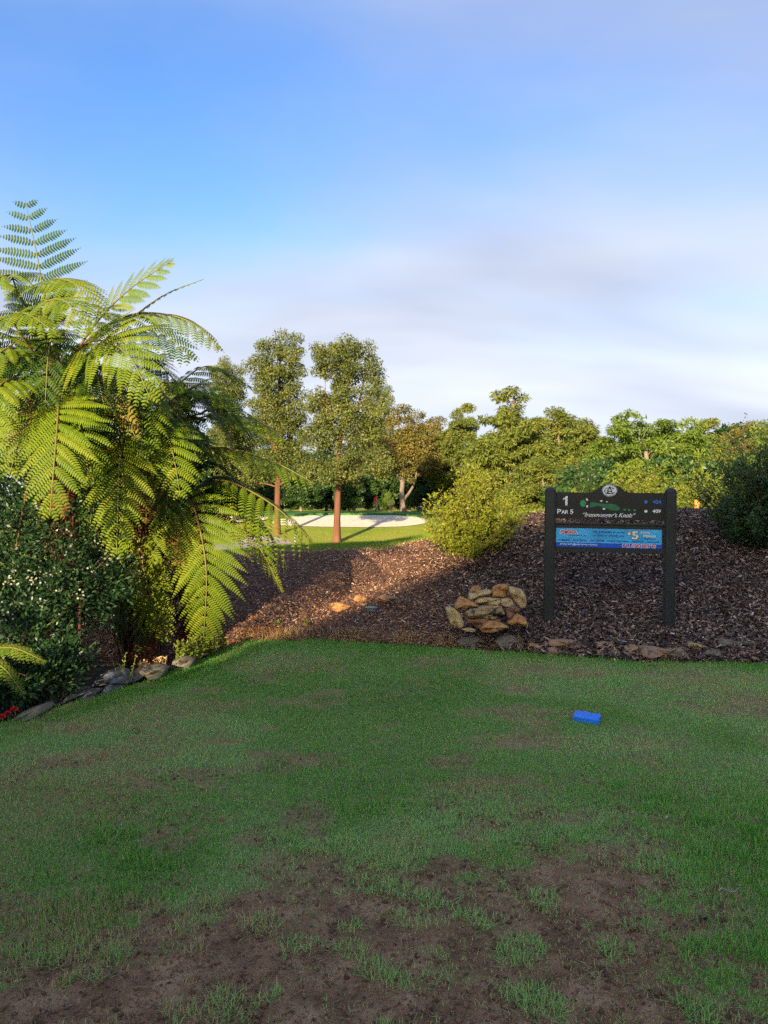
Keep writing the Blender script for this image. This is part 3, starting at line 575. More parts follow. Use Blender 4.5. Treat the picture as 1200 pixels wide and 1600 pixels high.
flat_rocks([
 ('rock_grey', [(714, 1001), (722, 996), (748, 995), (760, 1000), (762, 1010), (730, 1012), (716, 1009)], 'green grey edging stone below the rock pile', 0.16),
 ('rock_grey', [(772, 1000), (782, 993), (800, 992), (815, 1000), (808, 1008), (780, 1009)], 'dark mossy edging stone at the end of the pile', 0.16),
 ('rock_edge', Zs([(68, 125), (85, 100), (120, 105), (142, 122), (130, 138), (85, 140)]), 'small red brown edging stone before the first sign post', 0.14),
 ('rock_edge', Zs([(165, 108), (180, 85), (260, 84), (355, 92), (360, 122), (260, 126), (190, 118)]), 'long dark edging stone under the first sign post', 0.18),
 ('rock_edge', Zs([(165, 160), (168, 125), (200, 118), (228, 135), (225, 160)]), 'small brown edging stone below the long dark one', 0.12),
 ('rock_edge', Zs([(388, 125), (395, 97), (440, 94), (472, 100), (476, 125), (430, 130)]), 'squarish brown edging stone between the sign posts', 0.16),
 ('rock_edge', Zs([(390, 150), (398, 132), (440, 130), (455, 148), (420, 155)]), 'flat brown stone beneath the squarish edging stone', 0.12),
 ('rock_edge', Zs([(520, 148), (525, 115), (560, 108), (588, 112), (588, 146), (545, 150)]), 'brown edging block next to the longest edging stone', 0.16),
 ('rock_edge', Zs([(592, 150), (598, 115), (660, 118), (720, 128), (800, 124), (812, 140), (806, 172), (700, 170), (620, 165)]), 'longest tan edging block below the second sign post', 0.20),
 ('rock_moss', Zs([(818, 120), (830, 97), (880, 104), (925, 118), (930, 132), (860, 136)]), 'mossy ochre edging stone right after the longest block', 0.16),
 ('rock_grey', Zs([(885, 150), (910, 134), (960, 130), (985, 142), (970, 162), (910, 166)]), 'oval grey edging stone in front of the mossy ones', 0.14),
 ('rock_grey', Zs([(965, 105), (975, 82), (1010, 84), (1060, 95), (1130, 95), (1138, 108), (1080, 122), (1000, 126)]), 'long green grey edging stone under the dark shrub', 0.18),
 ('rock_edge', Zs([(1055, 148), (1065, 132), (1100, 130), (1118, 145), (1090, 158)]), 'small brown edging stone below the green grey one', 0.12),
], 'edging_stone', 'stone', 'edging stones at the foot of the bank')
def left_rocks():
    L_ = [('rock_lichen', [(72, 1098), (85, 1082), (118, 1076), (158, 1074), (150, 1086), (108, 1094), (85, 1102)], 'flat dark slab with white lichen at the turf edge', 0.5, 7.05),
          ('rock_lichen', [(152, 1068), (158, 1050), (178, 1042), (196, 1046), (204, 1062), (190, 1073), (165, 1075)], 'rounded grey boulder behind the weeds at the turf edge', 0.35, 7.35),
          ('rock_grey', [(28, 1118), (40, 1106), (68, 1098), (74, 1106), (60, 1114), (36, 1120)], 'low brown boulder beside the red flowers', 0.4, 6.35),
          ('rock_grey', [(205, 1056), (215, 1040), (240, 1036), (262, 1040), (258, 1052), (230, 1058)], 'dark stone under the lowest fern fronds', 0.35, 7.75),
          ('rock_grey', [(264, 1042), (272, 1028), (290, 1022), (303, 1028), (300, 1040), (280, 1045)], 'grey stone among the yellow weeds', 0.25, 8.2)]
    for k, (mt, P, lab, dep, d) in enumerate(L_):
        P = np.array(P, float); c = P.mean(0); P2 = np.vstack([P[P[:, 1] < c[1] + 4]]) if False else P
        me = rock_mesh('boulder', P2, dep, M[mt], d=d, seed=80 + k, tilt=0.2, sink=0.02); single('boulder', me, lab, 'rock', at(c[0], P[:, 1].max(), d), 'rocks along the turf edge')
left_rocks()

# ------------------------------------------------------------------ tee sign
SU, SV = 1.40 / 187, 9.42 / F
pL = np.array([2.04, 9.60]); pR = np.array([3.39, 9.24])
sz0 = min(hs(*pL), hs(*pR))
sign = thing('tee_sign', 'black two post golf tee sign with arched top board and blue advertising panel', 'sign', (pL[0], pL[1], sz0))
sign.rotation_euler = (0, R(0.9), math.atan2(pR[1] - pL[1], pR[0] - pL[0]))
V0 = CAMH - sz0      # eye level in sign coordinates
def S_(px, py):      # photo pixel -> (u, v) on the sign face
    sl = 0.0157 + (py - 800) * 0.0215 / 95
    return ((px - 859) * SU, V0 + (800 - (py - sl * (px - 859))) * SV)
def spart(name, me, parent=sign, kind=None):
    o = bpy.data.objects.new(name, me); COL.objects.link(o); o.parent = parent
    if kind: o['kind'] = kind
    return o
def prism(name, poly, y0, y1, mat, bev=0.0):
    bm = bmesh.new(); vs_ = [bm.verts.new((u, y0, v)) for u, v in poly]; f = bm.faces.new(vs_)
    if f.normal.y > 0: f.normal_flip()
    ex = bmesh.ops.extrude_face_region(bm, geom=[f]); bmesh.ops.translate(bm, vec=(0, y1 - y0, 0), verts=[g for g in ex['geom'] if isinstance(g, bmesh.types.BMVert)])
    bmesh.ops.recalc_face_normals(bm, faces=bm.faces)
    if bev: bmesh.ops.bevel(bm, geom=list(bm.edges), offset=bev, segments=2, affect='EDGES')
    me = bpy.data.meshes.new(name); bm.to_mesh(me); bm.free(); me.materials.append(mat); return me
def post(u, gz):
    bm = bmesh.new(); w = 0.066; top = V0 + 33 * SV
    bmesh.ops.create_cube(bm, size=1); bmesh.ops.scale(bm, vec=(2 * w, 2 * w, top - gz + 0.12), verts=bm.verts); bmesh.ops.translate(bm, vec=(u, 0, (top + gz - 0.12) / 2), verts=bm.verts)
    bmesh.ops.bevel(bm, geom=[e for e in bm.edges if abs(e.verts[0].co.z - e.verts[1].co.z) > 0.5], offset=0.016, segments=3, affect='EDGES')
    me = bpy.data.meshes.new('post'); bm.to_mesh(me); bm.free(); me.materials.append(M['post_paint']); o = spart('post', me)
    b = Bag(); n = 20; a = np.arange(n) * 2 * math.pi / n; rings = []
    pr = [(1.0, 0), (1.03, 0.006), (1.0, 0.018), (0.86, 0.032), (0.6, 0.046), (0.3, 0.054), (0.02, 0.057)]
    for f, z in pr:
        sq = 1 / np.maximum(np.abs(np.cos(a)), np.abs(np.sin(a))); sq = 1 + (sq - 1) * 0.55
        rings.append(np.stack([u + w * f * np.cos(a) * sq, w * f * np.sin(a) * sq, np.full(n, top + z)], -1))
    V = np.concatenate(rings); i = np.arange(len(pr) - 1)[:, None] * n + np.arange(n)[None]; j = np.arange(len(pr) - 1)[:, None] * n + (np.arange(n)[None] + 1) % n
    b.add(V, np.stack([i, j, j + n, i + n], -1).reshape(-1, 4)); spart('post_cap', b.mesh('post_cap', [M['post_paint']], True), o)
post(0, hs(*pL) - sz0); post(1.40, hs(*pR) - sz0)
def Z1(X, Y): return S_(850 + X / 5.714, 750 + Y / 5.714)
uL, uR = 0.066, 1.334
vt = Z1(300, 107)[1]; vb = Z1(300, 348)[1]; cu = Z1(587, 90)[0]
arch = [(uR, vt)] + [(cu + du, vt + dv) for du, dv in [(0.262, 0.0), (0.215, 0.006), (0.17, 0.026), (0.13, 0.055), (0.09, 0.082), (0.045, 0.098), (0, 0.103), (-0.045, 0.098), (-0.09, 0.082), (-0.13, 0.055), (-0.17, 0.026), (-0.215, 0.006), (-0.262, 0.0)]] + [(uL, vt)]
board = spart('name_board', prism('name_board', [(uL, vb), (uR, vb)] + arch, -0.018, 0.018, M['board_paint']))
FY = -0.0185
def patch(name, poly, mat, parent, lift=0.0015, t=0.0015):
    return spart(name, prism(name, poly, FY - lift - t, FY - lift, mat), parent)
def ell(cx, cy, rx, ry, n=28, rot=0): 
    a = np.arange(n) * 2 * math.pi / n; x = rx * np.cos(a); y = ry * np.sin(a)
    return [(cx + p * math.cos(rot) - q * math.sin(rot), cy + p * math.sin(rot) + q * math.cos(rot)) for p, q in zip(x, y)]
def rect(cx, cy, w, hh): return [(cx - w / 2, cy - hh / 2), (cx + w / 2, cy - hh / 2), (cx + w / 2, cy + hh / 2), (cx - w / 2, cy + hh / 2)]
def text(name, s, box_, mat, parent, bold=0.0, shear=0.0, lift=0.003, spacing=1.0):
    """lettering fitted into box_ = (u0, u1, v0, v1)"""
    cu_ = bpy.data.curves.new(name, 'FONT'); cu_.body = s; cu_.size = 1.0; cu_.offset = bold; cu_.shear = shear; cu_.space_character = spacing; cu_.fill_mode = 'FRONT'; cu_.resolution_u = 4
    o = bpy.data.objects.new('t', cu_); COL.objects.link(o); dg = bpy.context.evaluated_depsgraph_get(); me = bpy.data.meshes.new_from_object(o.evaluated_get(dg))
    bpy.data.objects.remove(o); bpy.data.curves.remove(cu_)
    co = np.array([v.co[:] for v in me.vertices]); mn, mx = co.min(0), co.max(0); u0, u1, v0, v1 = box_
    for v in me.vertices:
        x, y = v.co.x, v.co.y; v.co = (u0 + (x - mn[0]) / (mx[0] - mn[0]) * (u1 - u0), FY - lift, v0 + (y - mn[1]) / (mx[1] - mn[1]) * (v1 - v0))
    me.materials.clear(); me.materials.append(mat); me.name = name
    return spart(name, me, parent)
def tb(X0, X1, Y0, Y1):
    a = Z1(X0, (Y0 + Y1) / 2); b = Z1(X1, (Y0 + Y1) / 2); hh = (Y1 - Y0) / 5.714 * SV; vm = (a[1] + b[1]) / 2; return (a[0], b[0], vm - hh / 2, vm + hh / 2)
patch('hole_number', [Z1(*p) for p in [(188, 226), (209, 226), (209, 140), (194, 140), (186, 154), (166, 162), (166, 176), (188, 170)]], M['white_paint'], board)
text('par_letter', 'P', tb(115, 152, 258, 300), M['white_paint'], board, 0.03)
text('par_lettering', 'AR', tb(154, 218, 266, 301), M['white_paint'], board, 0.03)
text('par_number', '5', tb(233, 263, 262, 303), M['white_paint'], board, 0.03)
c = Z1(350, 208); patch('green_shape', ell(c[0], c[1], 27 / 5.714 * SU, 31 / 5.714 * SV), M['lgreen_paint'], board)
fw = [(412, 200), (430, 194), (480, 205), (560, 213), (600, 210), (650, 222), (678, 250), (676, 268), (645, 275), (600, 268), (565, 252), (520, 238), (470, 234), (430, 243), (413, 245)]
patch('fairway_shape', [Z1(*p) for p in fw[::-1]], M['green_paint'], board)
for X, Y, rx, ry, ro in [(384, 172, 9, 14, 0.5), (387, 235, 9, 13, -0.4), (514, 185, 11, 7, 0), (563, 193, 9, 5, -0.4), (538, 256, 14, 8, -0.2)]:
    c = Z1(X, Y); patch('bunker_mark', ell(c[0], c[1], rx / 5.714 * SU, ry / 5.714 * SV, 14, ro), M['cream_paint'], board)
for X, Y in [(722, 265), (762, 267), (811, 270)]:
    c = Z1(X, Y); patch('tee_mark', rect(c[0], c[1], 20 / 5.714 * SU, 15 / 5.714 * SV), M['lgreen_paint'], board)
c = Z1(908, 194); patch('blue_square', rect(c[0], c[1], 25 / 5.714 * SU, 24 / 5.714 * SV), M['blue_letter'], board)
c = Z1(908, 279); patch('white_square', rect(c[0], c[1], 24 / 5.714 * SU, 23 / 5.714 * SV), M['cream_paint'], board)
text('blue_distance', '424', tb(965, 1040, 178, 210), M['blue_letter'], board, 0.03)
text('white_distance', '409', tb(964, 1038, 263, 295), M['white_paint'], board, 0.03)
text('hole_name', '\u201cIronmonger\u2019s Knob\u201d', tb(352, 818, 294, 344), M['white_paint'], board, 0.012, 0.35)
c = Z1(586, 90); emb = patch('emblem_disc', ell(c[0], c[1], 67 / 5.714 * SU, 54 / 5.714 * SV, 40), M['white_paint'], board)
def ring(name, cx, cy, rx, ry, wd, mat, parent, lift, a0=0, a1=2 * math.pi, n=36):
    a = np.linspace(a0, a1, n); o_ = np.stack([cx + rx * np.cos(a), np.full(n, FY - lift), cy + ry * np.sin(a)], -1); i_ = np.stack([cx + (rx - wd) * np.cos(a), np.full(n, FY - lift), cy + (ry - wd) * np.sin(a)], -1)
    V = np.concatenate([o_, i_]); k = np.arange(n - 1); return spart(name, np_mesh(name, V, np.stack([k, k + 1, k + 1 + n, k + n], -1), [mat]), parent)
ex, ez = c
ring('emblem_ring', ex, ez, 0.0845, 0.069, 0.004, M['board_paint'], emb, 0.0045)
text('emblem_letter', 'A', (ex - 0.040, ex + 0.044, ez - 0.046, ez + 0.050), M['board_paint'], emb, -0.005, 0, 0.005)
ring('emblem_letter', ex - 0.016, ez - 0.004, 0.046, 0.040, 0.008, M['board_paint'], emb, 0.0055, 0.9, 5.4)
ring('emblem_letter', ex + 0.018, ez - 0.004, 0.046, 0.040, 0.008, M['board_paint'], emb, 0.006, 0.7, 5.9)
# advertising frame
def vline(X, Y): return Z1(X, Y)[1]
vft, vfb = Z1(600, 402)[1], Z1(600, 648)[1]
frame = spart('panel_frame', prism('panel_frame', [(uL, vfb), (uR, vfb), (uR, vft), (uL, vft)], -0.016, 0.022, M['post_paint'], 0.003))
spart('panel_rail', prism('panel_rail', [(uL, vft - 0.004), (uR, vft - 0.004), (uR, vft + 0.018), (uL, vft + 0.018)], -0.034, 0.026, M['post_paint'], 0.003))
spart('panel_rail', prism('panel_rail', [(uL, vfb - 0.012), (uR, vfb - 0.012), (uR, vfb + 0.010), (uL, vfb + 0.010)], -0.030, 0.024, M['post_paint'], 0.003))
a, b = Z1(108, 428), Z1(1050, 612); pu0, pu1, pv1, pv0 = a[0], b[0], Z1(600, 440)[1], Z1(600, 612)[1]
poster = patch('poster', [(pu0, pv0), (pu1, pv0), (pu1, pv1), (pu0, pv1)], M['poster_light'], frame, 0.0)
ph = pv1 - pv0; pw = pu1 - pu0
def pb(x0, x1, y0, y1): return (pu0 + pw * x0, pu0 + pw * x1, pv1 - ph * y1, pv1 - ph * y0)
def prect(x0, x1, y0, y1): u0, u1, v0, v1 = pb(x0, x1, y0, y1); return [(u0, v0), (u1, v0), (u1, v1), (u0, v1)]
patch('poster_strip', prect(0.0, 1.0, 0.755, 1.0), M['poster_dark'], poster, 0.0017)
patch('poster_line', prect(0.0, 1.0, 0.735, 0.755), M['ring_blue'], poster, 0.0017)
def ptext(name, s, bx, mat, **k): return text(name, s, pb(*bx), mat, poster, **{'lift': 0.0055, **k})
u0, u1, v0, v1 = pb(0.03, 0.30, 0.02, 0.46); ring('poster_swoosh', (u0 + u1) / 2, (v0 + v1) / 2, (u1 - u0) / 2, (v1 - v0) / 2, 0.004, M['ring_blue'], poster, 0.004)
ptext('lettering_backing', 'OMEGA', (0.036, 0.212, 0.085, 0.325), M['white_paint'], bold=0.075, lift=0.0045)
ptext('lettering', 'OMEGA', (0.043, 0.205, 0.105, 0.305), M['poster_red'], bold=0.03)
ptext('lettering', 'HOME SERVICES', (0.125, 0.29, 0.345, 0.405), M['poster_navy'])
ptext('lettering', 'We guarantee to arrive', (0.355, 0.655, 0.10, 0.25), M['poster_navy'], shear=0.25, bold=0.006)
ptext('lettering', 'on time or we pay you', (0.355, 0.655, 0.29, 0.44), M['poster_navy'], shear=0.25, bold=0.006)
ptext('lettering_backing', '$', (0.678, 0.716, 0.10, 0.36), M['board_paint'], bold=0.05, lift=0.0045)
ptext('lettering', '$', (0.681, 0.713, 0.12, 0.34), M['cream_paint'], bold=0.02)
ptext('lettering_backing', '5', (0.716, 0.790, 0.08, 0.55), M['board_paint'], bold=0.05, lift=0.0045)
ptext('lettering', '5', (0.721, 0.785, 0.10, 0.53), M['cream_paint'], bold=0.03)
ptext('lettering', 'Every', (0.805, 0.895, 0.09, 0.25), M['cream_paint'], bold=0.02)
ptext('lettering', 'Minute', (0.830, 0.945, 0.26, 0.40), M['cream_paint'], bold=0.02)
ptext('lettering', 'we are', (0.835, 0.885, 0.44, 0.52), M['poster_navy'])
ptext('lettering', 'late', (0.893, 0.940, 0.43, 0.52), M['poster_navy'])
for s, x0, x1 in [('PLUMBING', 0.022, 0.135), ('\u00b7 ELECTRICAL', 0.155, 0.300), ('\u00b7 HOT WATER', 0.320, 0.465), ('\u00b7 DRAIN CLEANING', 0.485, 0.690), ('\u00b7 HEATING', 0.715, 0.830), ('\u00b7 COOLING', 0.850, 0.975)]:
    ptext('lettering', s, (x0, x1, 0.595, 0.685), M['poster_navy'], bold=0.015)
ptext('lettering', 'www.omegaservices.com.au', (0.040, 0.400, 0.80, 0.925), M['white_paint'], bold=0.012)
for w_, x0_, x1_ in [('CALL', 0.637, 0.708), ('1300', 0.728, 0.794), ('558', 0.810, 0.868), ('788', 0.884, 0.943)]:
    ptext('lettering_backing', w_, (x0_ - 0.005, x1_ + 0.005, 0.775, 0.965), M['white_paint'], bold=0.07, lift=0.0045)
    ptext('lettering', w_, (x0_, x1_, 0.795, 0.945), M['poster_red'], bold=0.025)

# ------------------------------------------------------------------ small things on the ground
def tee_marker():
    t = 0.035; cs_ = [(1.51, 6.11), (1.68, 6.01), (1.613, 5.81), (1.443, 5.92)]; poly = []
    for i in range(4):
        a, b = np.array(cs_[i]), np.array(cs_[(i + 1) % 4])
        for k in range(4): poly.append(a + (b - a) * k / 4 + (rng.normal(0, 0.003, 2) if k else 0))
    bm = bmesh.new(); f = bm.faces.new([bm.verts.new((p[0], p[1], -0.01)) for p in poly]); ex_ = bmesh.ops.extrude_face_region(bm, geom=[f])
    bmesh.ops.translate(bm, vec=(0, 0, t + 0.01), verts=[g for g in ex_['geom'] if isinstance(g, bmesh.types.BMVert)]); bmesh.ops.recalc_face_normals(bm, faces=bm.faces)
    bmesh.ops.bevel(bm, geom=list(bm.edges), offset=0.004, segments=2, affect='EDGES'); me = bpy.data.meshes.new('tee_marker'); bm.to_mesh(me); bm.free(); me.materials.append(M['tee_blue'])
    single('tee_marker', me, 'flat bright blue tee marker block lying on the worn turf', 'tee marker', (1.56, 5.96, 0))
tee_marker()
def bowl():
    g = ground(580, 956); c = at(580, 957, g[1]); n = 28; a = np.arange(n) * 2 * math.pi / n
    pr = [(0.045, 0.0), (0.062, 0.008), (0.074, 0.04), (0.079, 0.064), (0.086, 0.066), (0.086, 0.074), (0.076, 0.074), (0.068, 0.04), (0.05, 0.015), (0.002, 0.012)]
    V = np.concatenate([np.stack([c[0] + r * np.cos(a), c[1] + r * np.sin(a), np.full(n, c[2] + z)], -1) for r, z in pr])
    i = np.arange(len(pr) - 1)[:, None] * n + np.arange(n)[None]; j = np.arange(len(pr) - 1)[:, None] * n + (np.arange(n)[None] + 1) % n
    single('bowl', np_mesh('bowl', V, np.stack([i, j, j + n, i + n], -1).reshape(-1, 4), [M['pot']], smooth=True), 'grey green plastic bowl standing in the dark mulch', 'bowl', c)
bowl()
def leaf_on_ground(px, py, ln, wd, ang, col, lab):
    g = ground(px, py); n = 9; t = np.linspace(0, 1, n); w = wd * np.sin(np.pi * t) ** 0.8; D = np.array([math.cos(ang), math.sin(ang), 0]); S = np.array([-D[1], D[0], 0])
    z = 0.02 + 0.014 * np.sin(t * 5) ; P = g + D * (ln * (t - 0.5))[:, None] + np.array([0, 0, 1]) * z[:, None]
    V = np.concatenate([P + S * w[:, None] + [0, 0, 0.006], P, P - S * w[:, None] + [0, 0, 0.008]]); k = np.arange(n - 1)
    Q = np.concatenate([np.stack([k, k + 1, k + 1 + n, k + n], -1), np.stack([k + n, k + n + 1, k + 1 + 2 * n, k + 2 * n], -1)])
    single('fallen_leaf', np_mesh('fallen_leaf', V, Q, [M['leaf_litter']], np.full(len(V), col)), lab, 'leaf', g, 'fallen leaves on the tee')
leaf_on_ground(1098, 1446, 0.075, 0.018, 0.9, 0.0, 'curled dark fallen leaf on the green turf')
leaf_on_ground(1046, 1288, 0.05, 0.013, 0.4, 1.0, 'pale grey fallen leaf on the turf')
leaf_on_ground(612, 1363, 0.04, 0.012, 0.2, 0.6, 'small tan fallen leaf beside a bare patch')
leaf_on_ground(1021, 1045, 0.10, 0.012, -0.4, 0.1, 'thin dark fallen leaf below the edging stones')
leaf_on_ground(213, 1146, 0.06, 0.02, 0.1, 0.5, 'brown fallen leaf on the long turf crease')
def twig(px, py, ln, ang, lab):
    g = ground(px, py); t = np.linspace(0, 1, 7); P = g + np.stack([np.cos(ang) * ln * (t - .5), np.sin(ang) * ln * (t - .5) + 0.01 * np.sin(t * 7), 0.024 + 0.006 * np.sin(t * 9)], -1)
    b_ = Bag(); b_.add(*tube(P, 0.004 * (1.2 - 0.7 * t), 6), a=0.8); q = P[3] + np.outer(t[:4], [0.03, 0.03, 0.01]); b_.add(*tube(q, 0.0022, 5), a=0.8); single('twig', b_.mesh('twig', [M['leaf_litter']]), lab, 'twig', g)
twig(1140, 1400, 0.10, 0.15, 'pale dry twig lying on the turf')
twig(1080, 1092, 0.20, -0.5, 'dark thin twig lying near the tee marker')
def small_post():
    g = ground(461, 851, 12); t = thing('marker_post', 'thin pale post with grey cap behind the mulch crest', 'post', g)
    hgt = 35 * g[1] / F; b_ = Bag(); b_.add(*tube([g + [0, 0, -0.05], g + [0, 0, hgt * 0.5], g + [0, 0, hgt * 0.85]], [0.014, 0.013, 0.013], 8)); part('shaft', b_.mesh('shaft', [M['pale_metal']], True), t)
    b_ = Bag(); b_.add(*tube([g + [0, 0, hgt * 0.80], g + [0, 0, hgt * 0.84], g + [0, 0, hgt * 0.98], g + [0, 0, hgt], g + [0, 0, hgt + 0.004]], [0.016, 0.03, 0.03, 0.02, 0.002], 10)); part('cap', b_.mesh('cap', [M['pot']], True), t)
small_post()
def orange_marker():
    x, y = (1089 - 600) / F * 17.0, 17.0; z = hs(x, y); b_ = Bag(); tp = at(1089, 781, 17.0)[2]
    b_.add(*tube([[x, y, z - 0.05], [x, y, tp - 0.03], [x, y, tp - 0.008], [x, y, tp]], [0.055, 0.058, 0.05, 0.003], 12)); single('marker_stake', b_.mesh('marker_stake', [M['orange']]), 'short orange timber stake beyond the crest of the bank', 'stake', (x, y, z))
orange_marker()

# ------------------------------------------------------------------ tree ferns
def catmull(P, n=40):
    P = np.array(P, float); Q = np.vstack([2 * P[0] - P[1], P, 2 * P[-1] - P[-2]]); out = []
    segs = len(P) - 1
    for s in np.linspace(0, segs - 1e-6, n * 3):
        i = int(s); t = s - i; p0, p1, p2, p3 = Q[i:i + 4]
        out.append(0.5 * ((2 * p1) + (-p0 + p2) * t + (2 * p0 - 5 * p1 + 4 * p2 - p3) * t * t + (-p0 + 3 * p1 - 3 * p2 + p3) * t ** 3))
    out = np.array(out); L_ = np.concatenate([[0], np.cumsum(np.linalg.norm(np.diff(out, axis=0), axis=1))]); u = np.linspace(0, L_[-1], n)
    return np.stack([np.interp(u, L_, out[:, k]) for k in range(3)], -1), L_[-1]
def frond(parent, ctrl, W, face=(0, -0.5, 1), droop=0.3, stipe=0.16, mat='fern', dens=1.0, tone=0.4, ang=(68, 38), name='frond', gap=0.115, plen=0.064):
    P, Ln = catmull(ctrl, 48); T = unit(np.gradient(P, axis=0)); face = np.array(face, float)
    N_ = unit(face[None] - (T @ face)[:, None] * T)
    lf = Bag(); rb = Bag()
    s = np.linspace(0, 1, 48); rb.add(*tube(P, 0.013 * (1 - 0.82 * s) * (0.8 + 0.25 * Ln), 6), a=np.repeat(np.clip(0.05 + 1.2 * s, 0, 1), 6))
    npair = max(5, int(Ln * (1 - stipe) / gap))
    for k in range(npair):
        f = (k + 0.5) / npair; u = stipe + (1 - stipe) * f * 0.995; i = u * 47; i0 = min(int(i), 46); t = i - i0
        p = P[i0] * (1 - t) + P[i0 + 1] * t; Tk = T[i0]; Nk = N_[i0]; Sk = np.cross(Tk, Nk)
        prof = min(1, 0.45 + 1.9 * f) * (1 - max(0, f - 0.35) / 0.65 * 0.0) ; prof *= (1 - ((f - 0.3) / 0.72) ** 2 * 0.9) if f > 0.3 else 1
        L_ = W * max(prof, 0.07) * random.uniform(0.9, 1.06)
        for sd in (-1, 1):
            a = R(np.interp(f, [0, 1], ang) + random.uniform(-5, 5)); d0 = Sk * sd * math.sin(a) + Tk * math.cos(a)
            m = max(4, int(L_ / 0.0225 * dens)); uu = (np.arange(m) + 0.6) / m; dr = droop * random.uniform(0.7, 1.3)
            G = np.array([0, 0, -1.0]) * 0.8 + Tk * 0.2 - Nk * 0.25
            q = p + L_ * (uu[:, None] * d0 + dr * (uu ** 2)[:, None] * G); tq = unit(d0 + 2 * dr * uu[:, None] * G)
            n2 = unit(Nk - (tq @ Nk)[:, None] * tq); s2 = np.cross(tq, n2)
            pl = plen * (0.55 + 0.45 * L_ / W) * np.clip((1 - uu) * 2.0 + 0.12, 0, 1) * np.clip(0.55 + uu * 3, 0, 1)
            col = np.clip(tone + rng.normal(0, 0.10) + rng.normal(0, 0.06, m) + 0.22 * (rng.random(m) < 0.03), 0, 1)
            for sg in (-1, 1):
                D = unit(s2 * sg * 0.92 + tq * 0.36 - n2 * (0.14 + 0.10 * rng.random((m, 1)))); w = L_ / m * 0.39
                V, Q = straps(q, D, n2, pl * (0.92 + 0.16 * rng.random(m)), np.minimum(w, pl * 0.3), 1.0); lf.add(V, Q, a=np.repeat(col, 6))
            cq = np.vstack([p, q[::max(1, m // 5)], q[-1]]); rb.add(*tube(cq, np.linspace(0.0028, 0.0010, len(cq)), 3), a=0.55)
    nl = sum(len(q) for q in lf.Q); nr = sum(len(q) for q in rb.Q)
    lf.add(np.concatenate(rb.V), np.concatenate(rb.Q), a=np.concatenate(rb.A))
    me = np_mesh(name, np.concatenate(lf.V), np.concatenate(lf.Q), [M[mat], M['midrib']], np.concatenate(lf.A), np.repeat([0, 1], [nl, nr]))
    return part(name, me, parent)
def fern_trunk(parent, base, top, r0=0.13, r1=0.16):
    b_ = Bag(); n = 26; t = np.linspace(0, 1, n); P = base + (top - base) * t[:, None]; P[:, 0] += 0.05 * np.sin(t * 4); rr = r0 + (r1 - r0) * t + 0.02 * rng.random(n)
    V, Q = tube(P, rr, 14); V += rng.normal(0, 0.012, V.shape); b_.add(V, Q)
    # fibres and old frond stubs
    for k in range(150):
        z = rng.random(); a = rng.random() * 6.28; c = base + (top - base) * z; o_ = np.array([math.cos(a), math.sin(a), 0]); p0 = c + o_ * (r0 * 0.9)
        q = np.array([p0, p0 + o_ * 0.07 + [0, 0, -0.05], p0 + o_ * 0.07 + [0, 0, -0.16 - 0.16 * rng.random()]]); b_.add(*tube(q, [0.012, 0.009, 0.003], 4))
    part('trunk', b_.mesh('trunk', [M['fern_trunk']]), parent)
def A3(lst): return [at(*p) for p in lst]
def tree_fern(label, crown, foot, fr, fill=0, dead=0, fill_dir=None):
    top = at(*crown); bx, by = foot; base = np.array([bx, by, hs(bx, by) - 0.05])
    t = thing('tree_fern', label, 'tree fern', base, 'tree ferns'); fern_trunk(t, base, top)
    for f in fr:
        pts = A3([crown] + f['p']) if not f.get('own') else A3(f['p']); k = {a: b for a, b in f.items() if a not in ('p', 'own')}; frond(t, pts, **k)
    for k in range(fill):
        a = (fill_dir[0] + (fill_dir[1] - fill_dir[0]) * (k + 0.5) / fill) + random.uniform(-0.15, 0.15); ln = random.uniform(1.0, 1.6) * (0.72 if math.sin(a) < -0.3 else 1.0); el = random.uniform(-0.1, 0.7)
        d = np.array([math.cos(a), math.sin(a), 0]); pts = [top, top + d * ln * 0.45 + [0, 0, ln * 0.40 * el + 0.1], top + d * ln * 0.85 + [0, 0, ln * 0.25 * el - 0.1], top + d * ln * 1.05 + [0, 0, -0.45]]
        frond(t, pts, 0.44, (d[0] * 0.5, d[1] * 0.5, 1), 0.28, mat=random.choice(['fern_dark', 'fern_dark', 'fern']), tone=random.uniform(0.1, 0.4))
    for k in range(dead):
        a = random.uniform(0, 6.28); d = np.array([math.cos(a), math.sin(a), 0]); l = random.uniform(0.7, 1.3)
        frond(t, [top + [0, 0, -0.1], top + d * 0.28 + [0, 0, -0.15], top + d * 0.34 + [0, 0, -0.15 - l * 0.6], top + d * 0.30 + [0, 0, -0.15 - l]], 0.16, (d[0], d[1], 0.2), 0.5, mat='fern_dead', dens=0.55, tone=random.random(), name='dead_frond')
    return t
FC = (0, -1, 0.35)
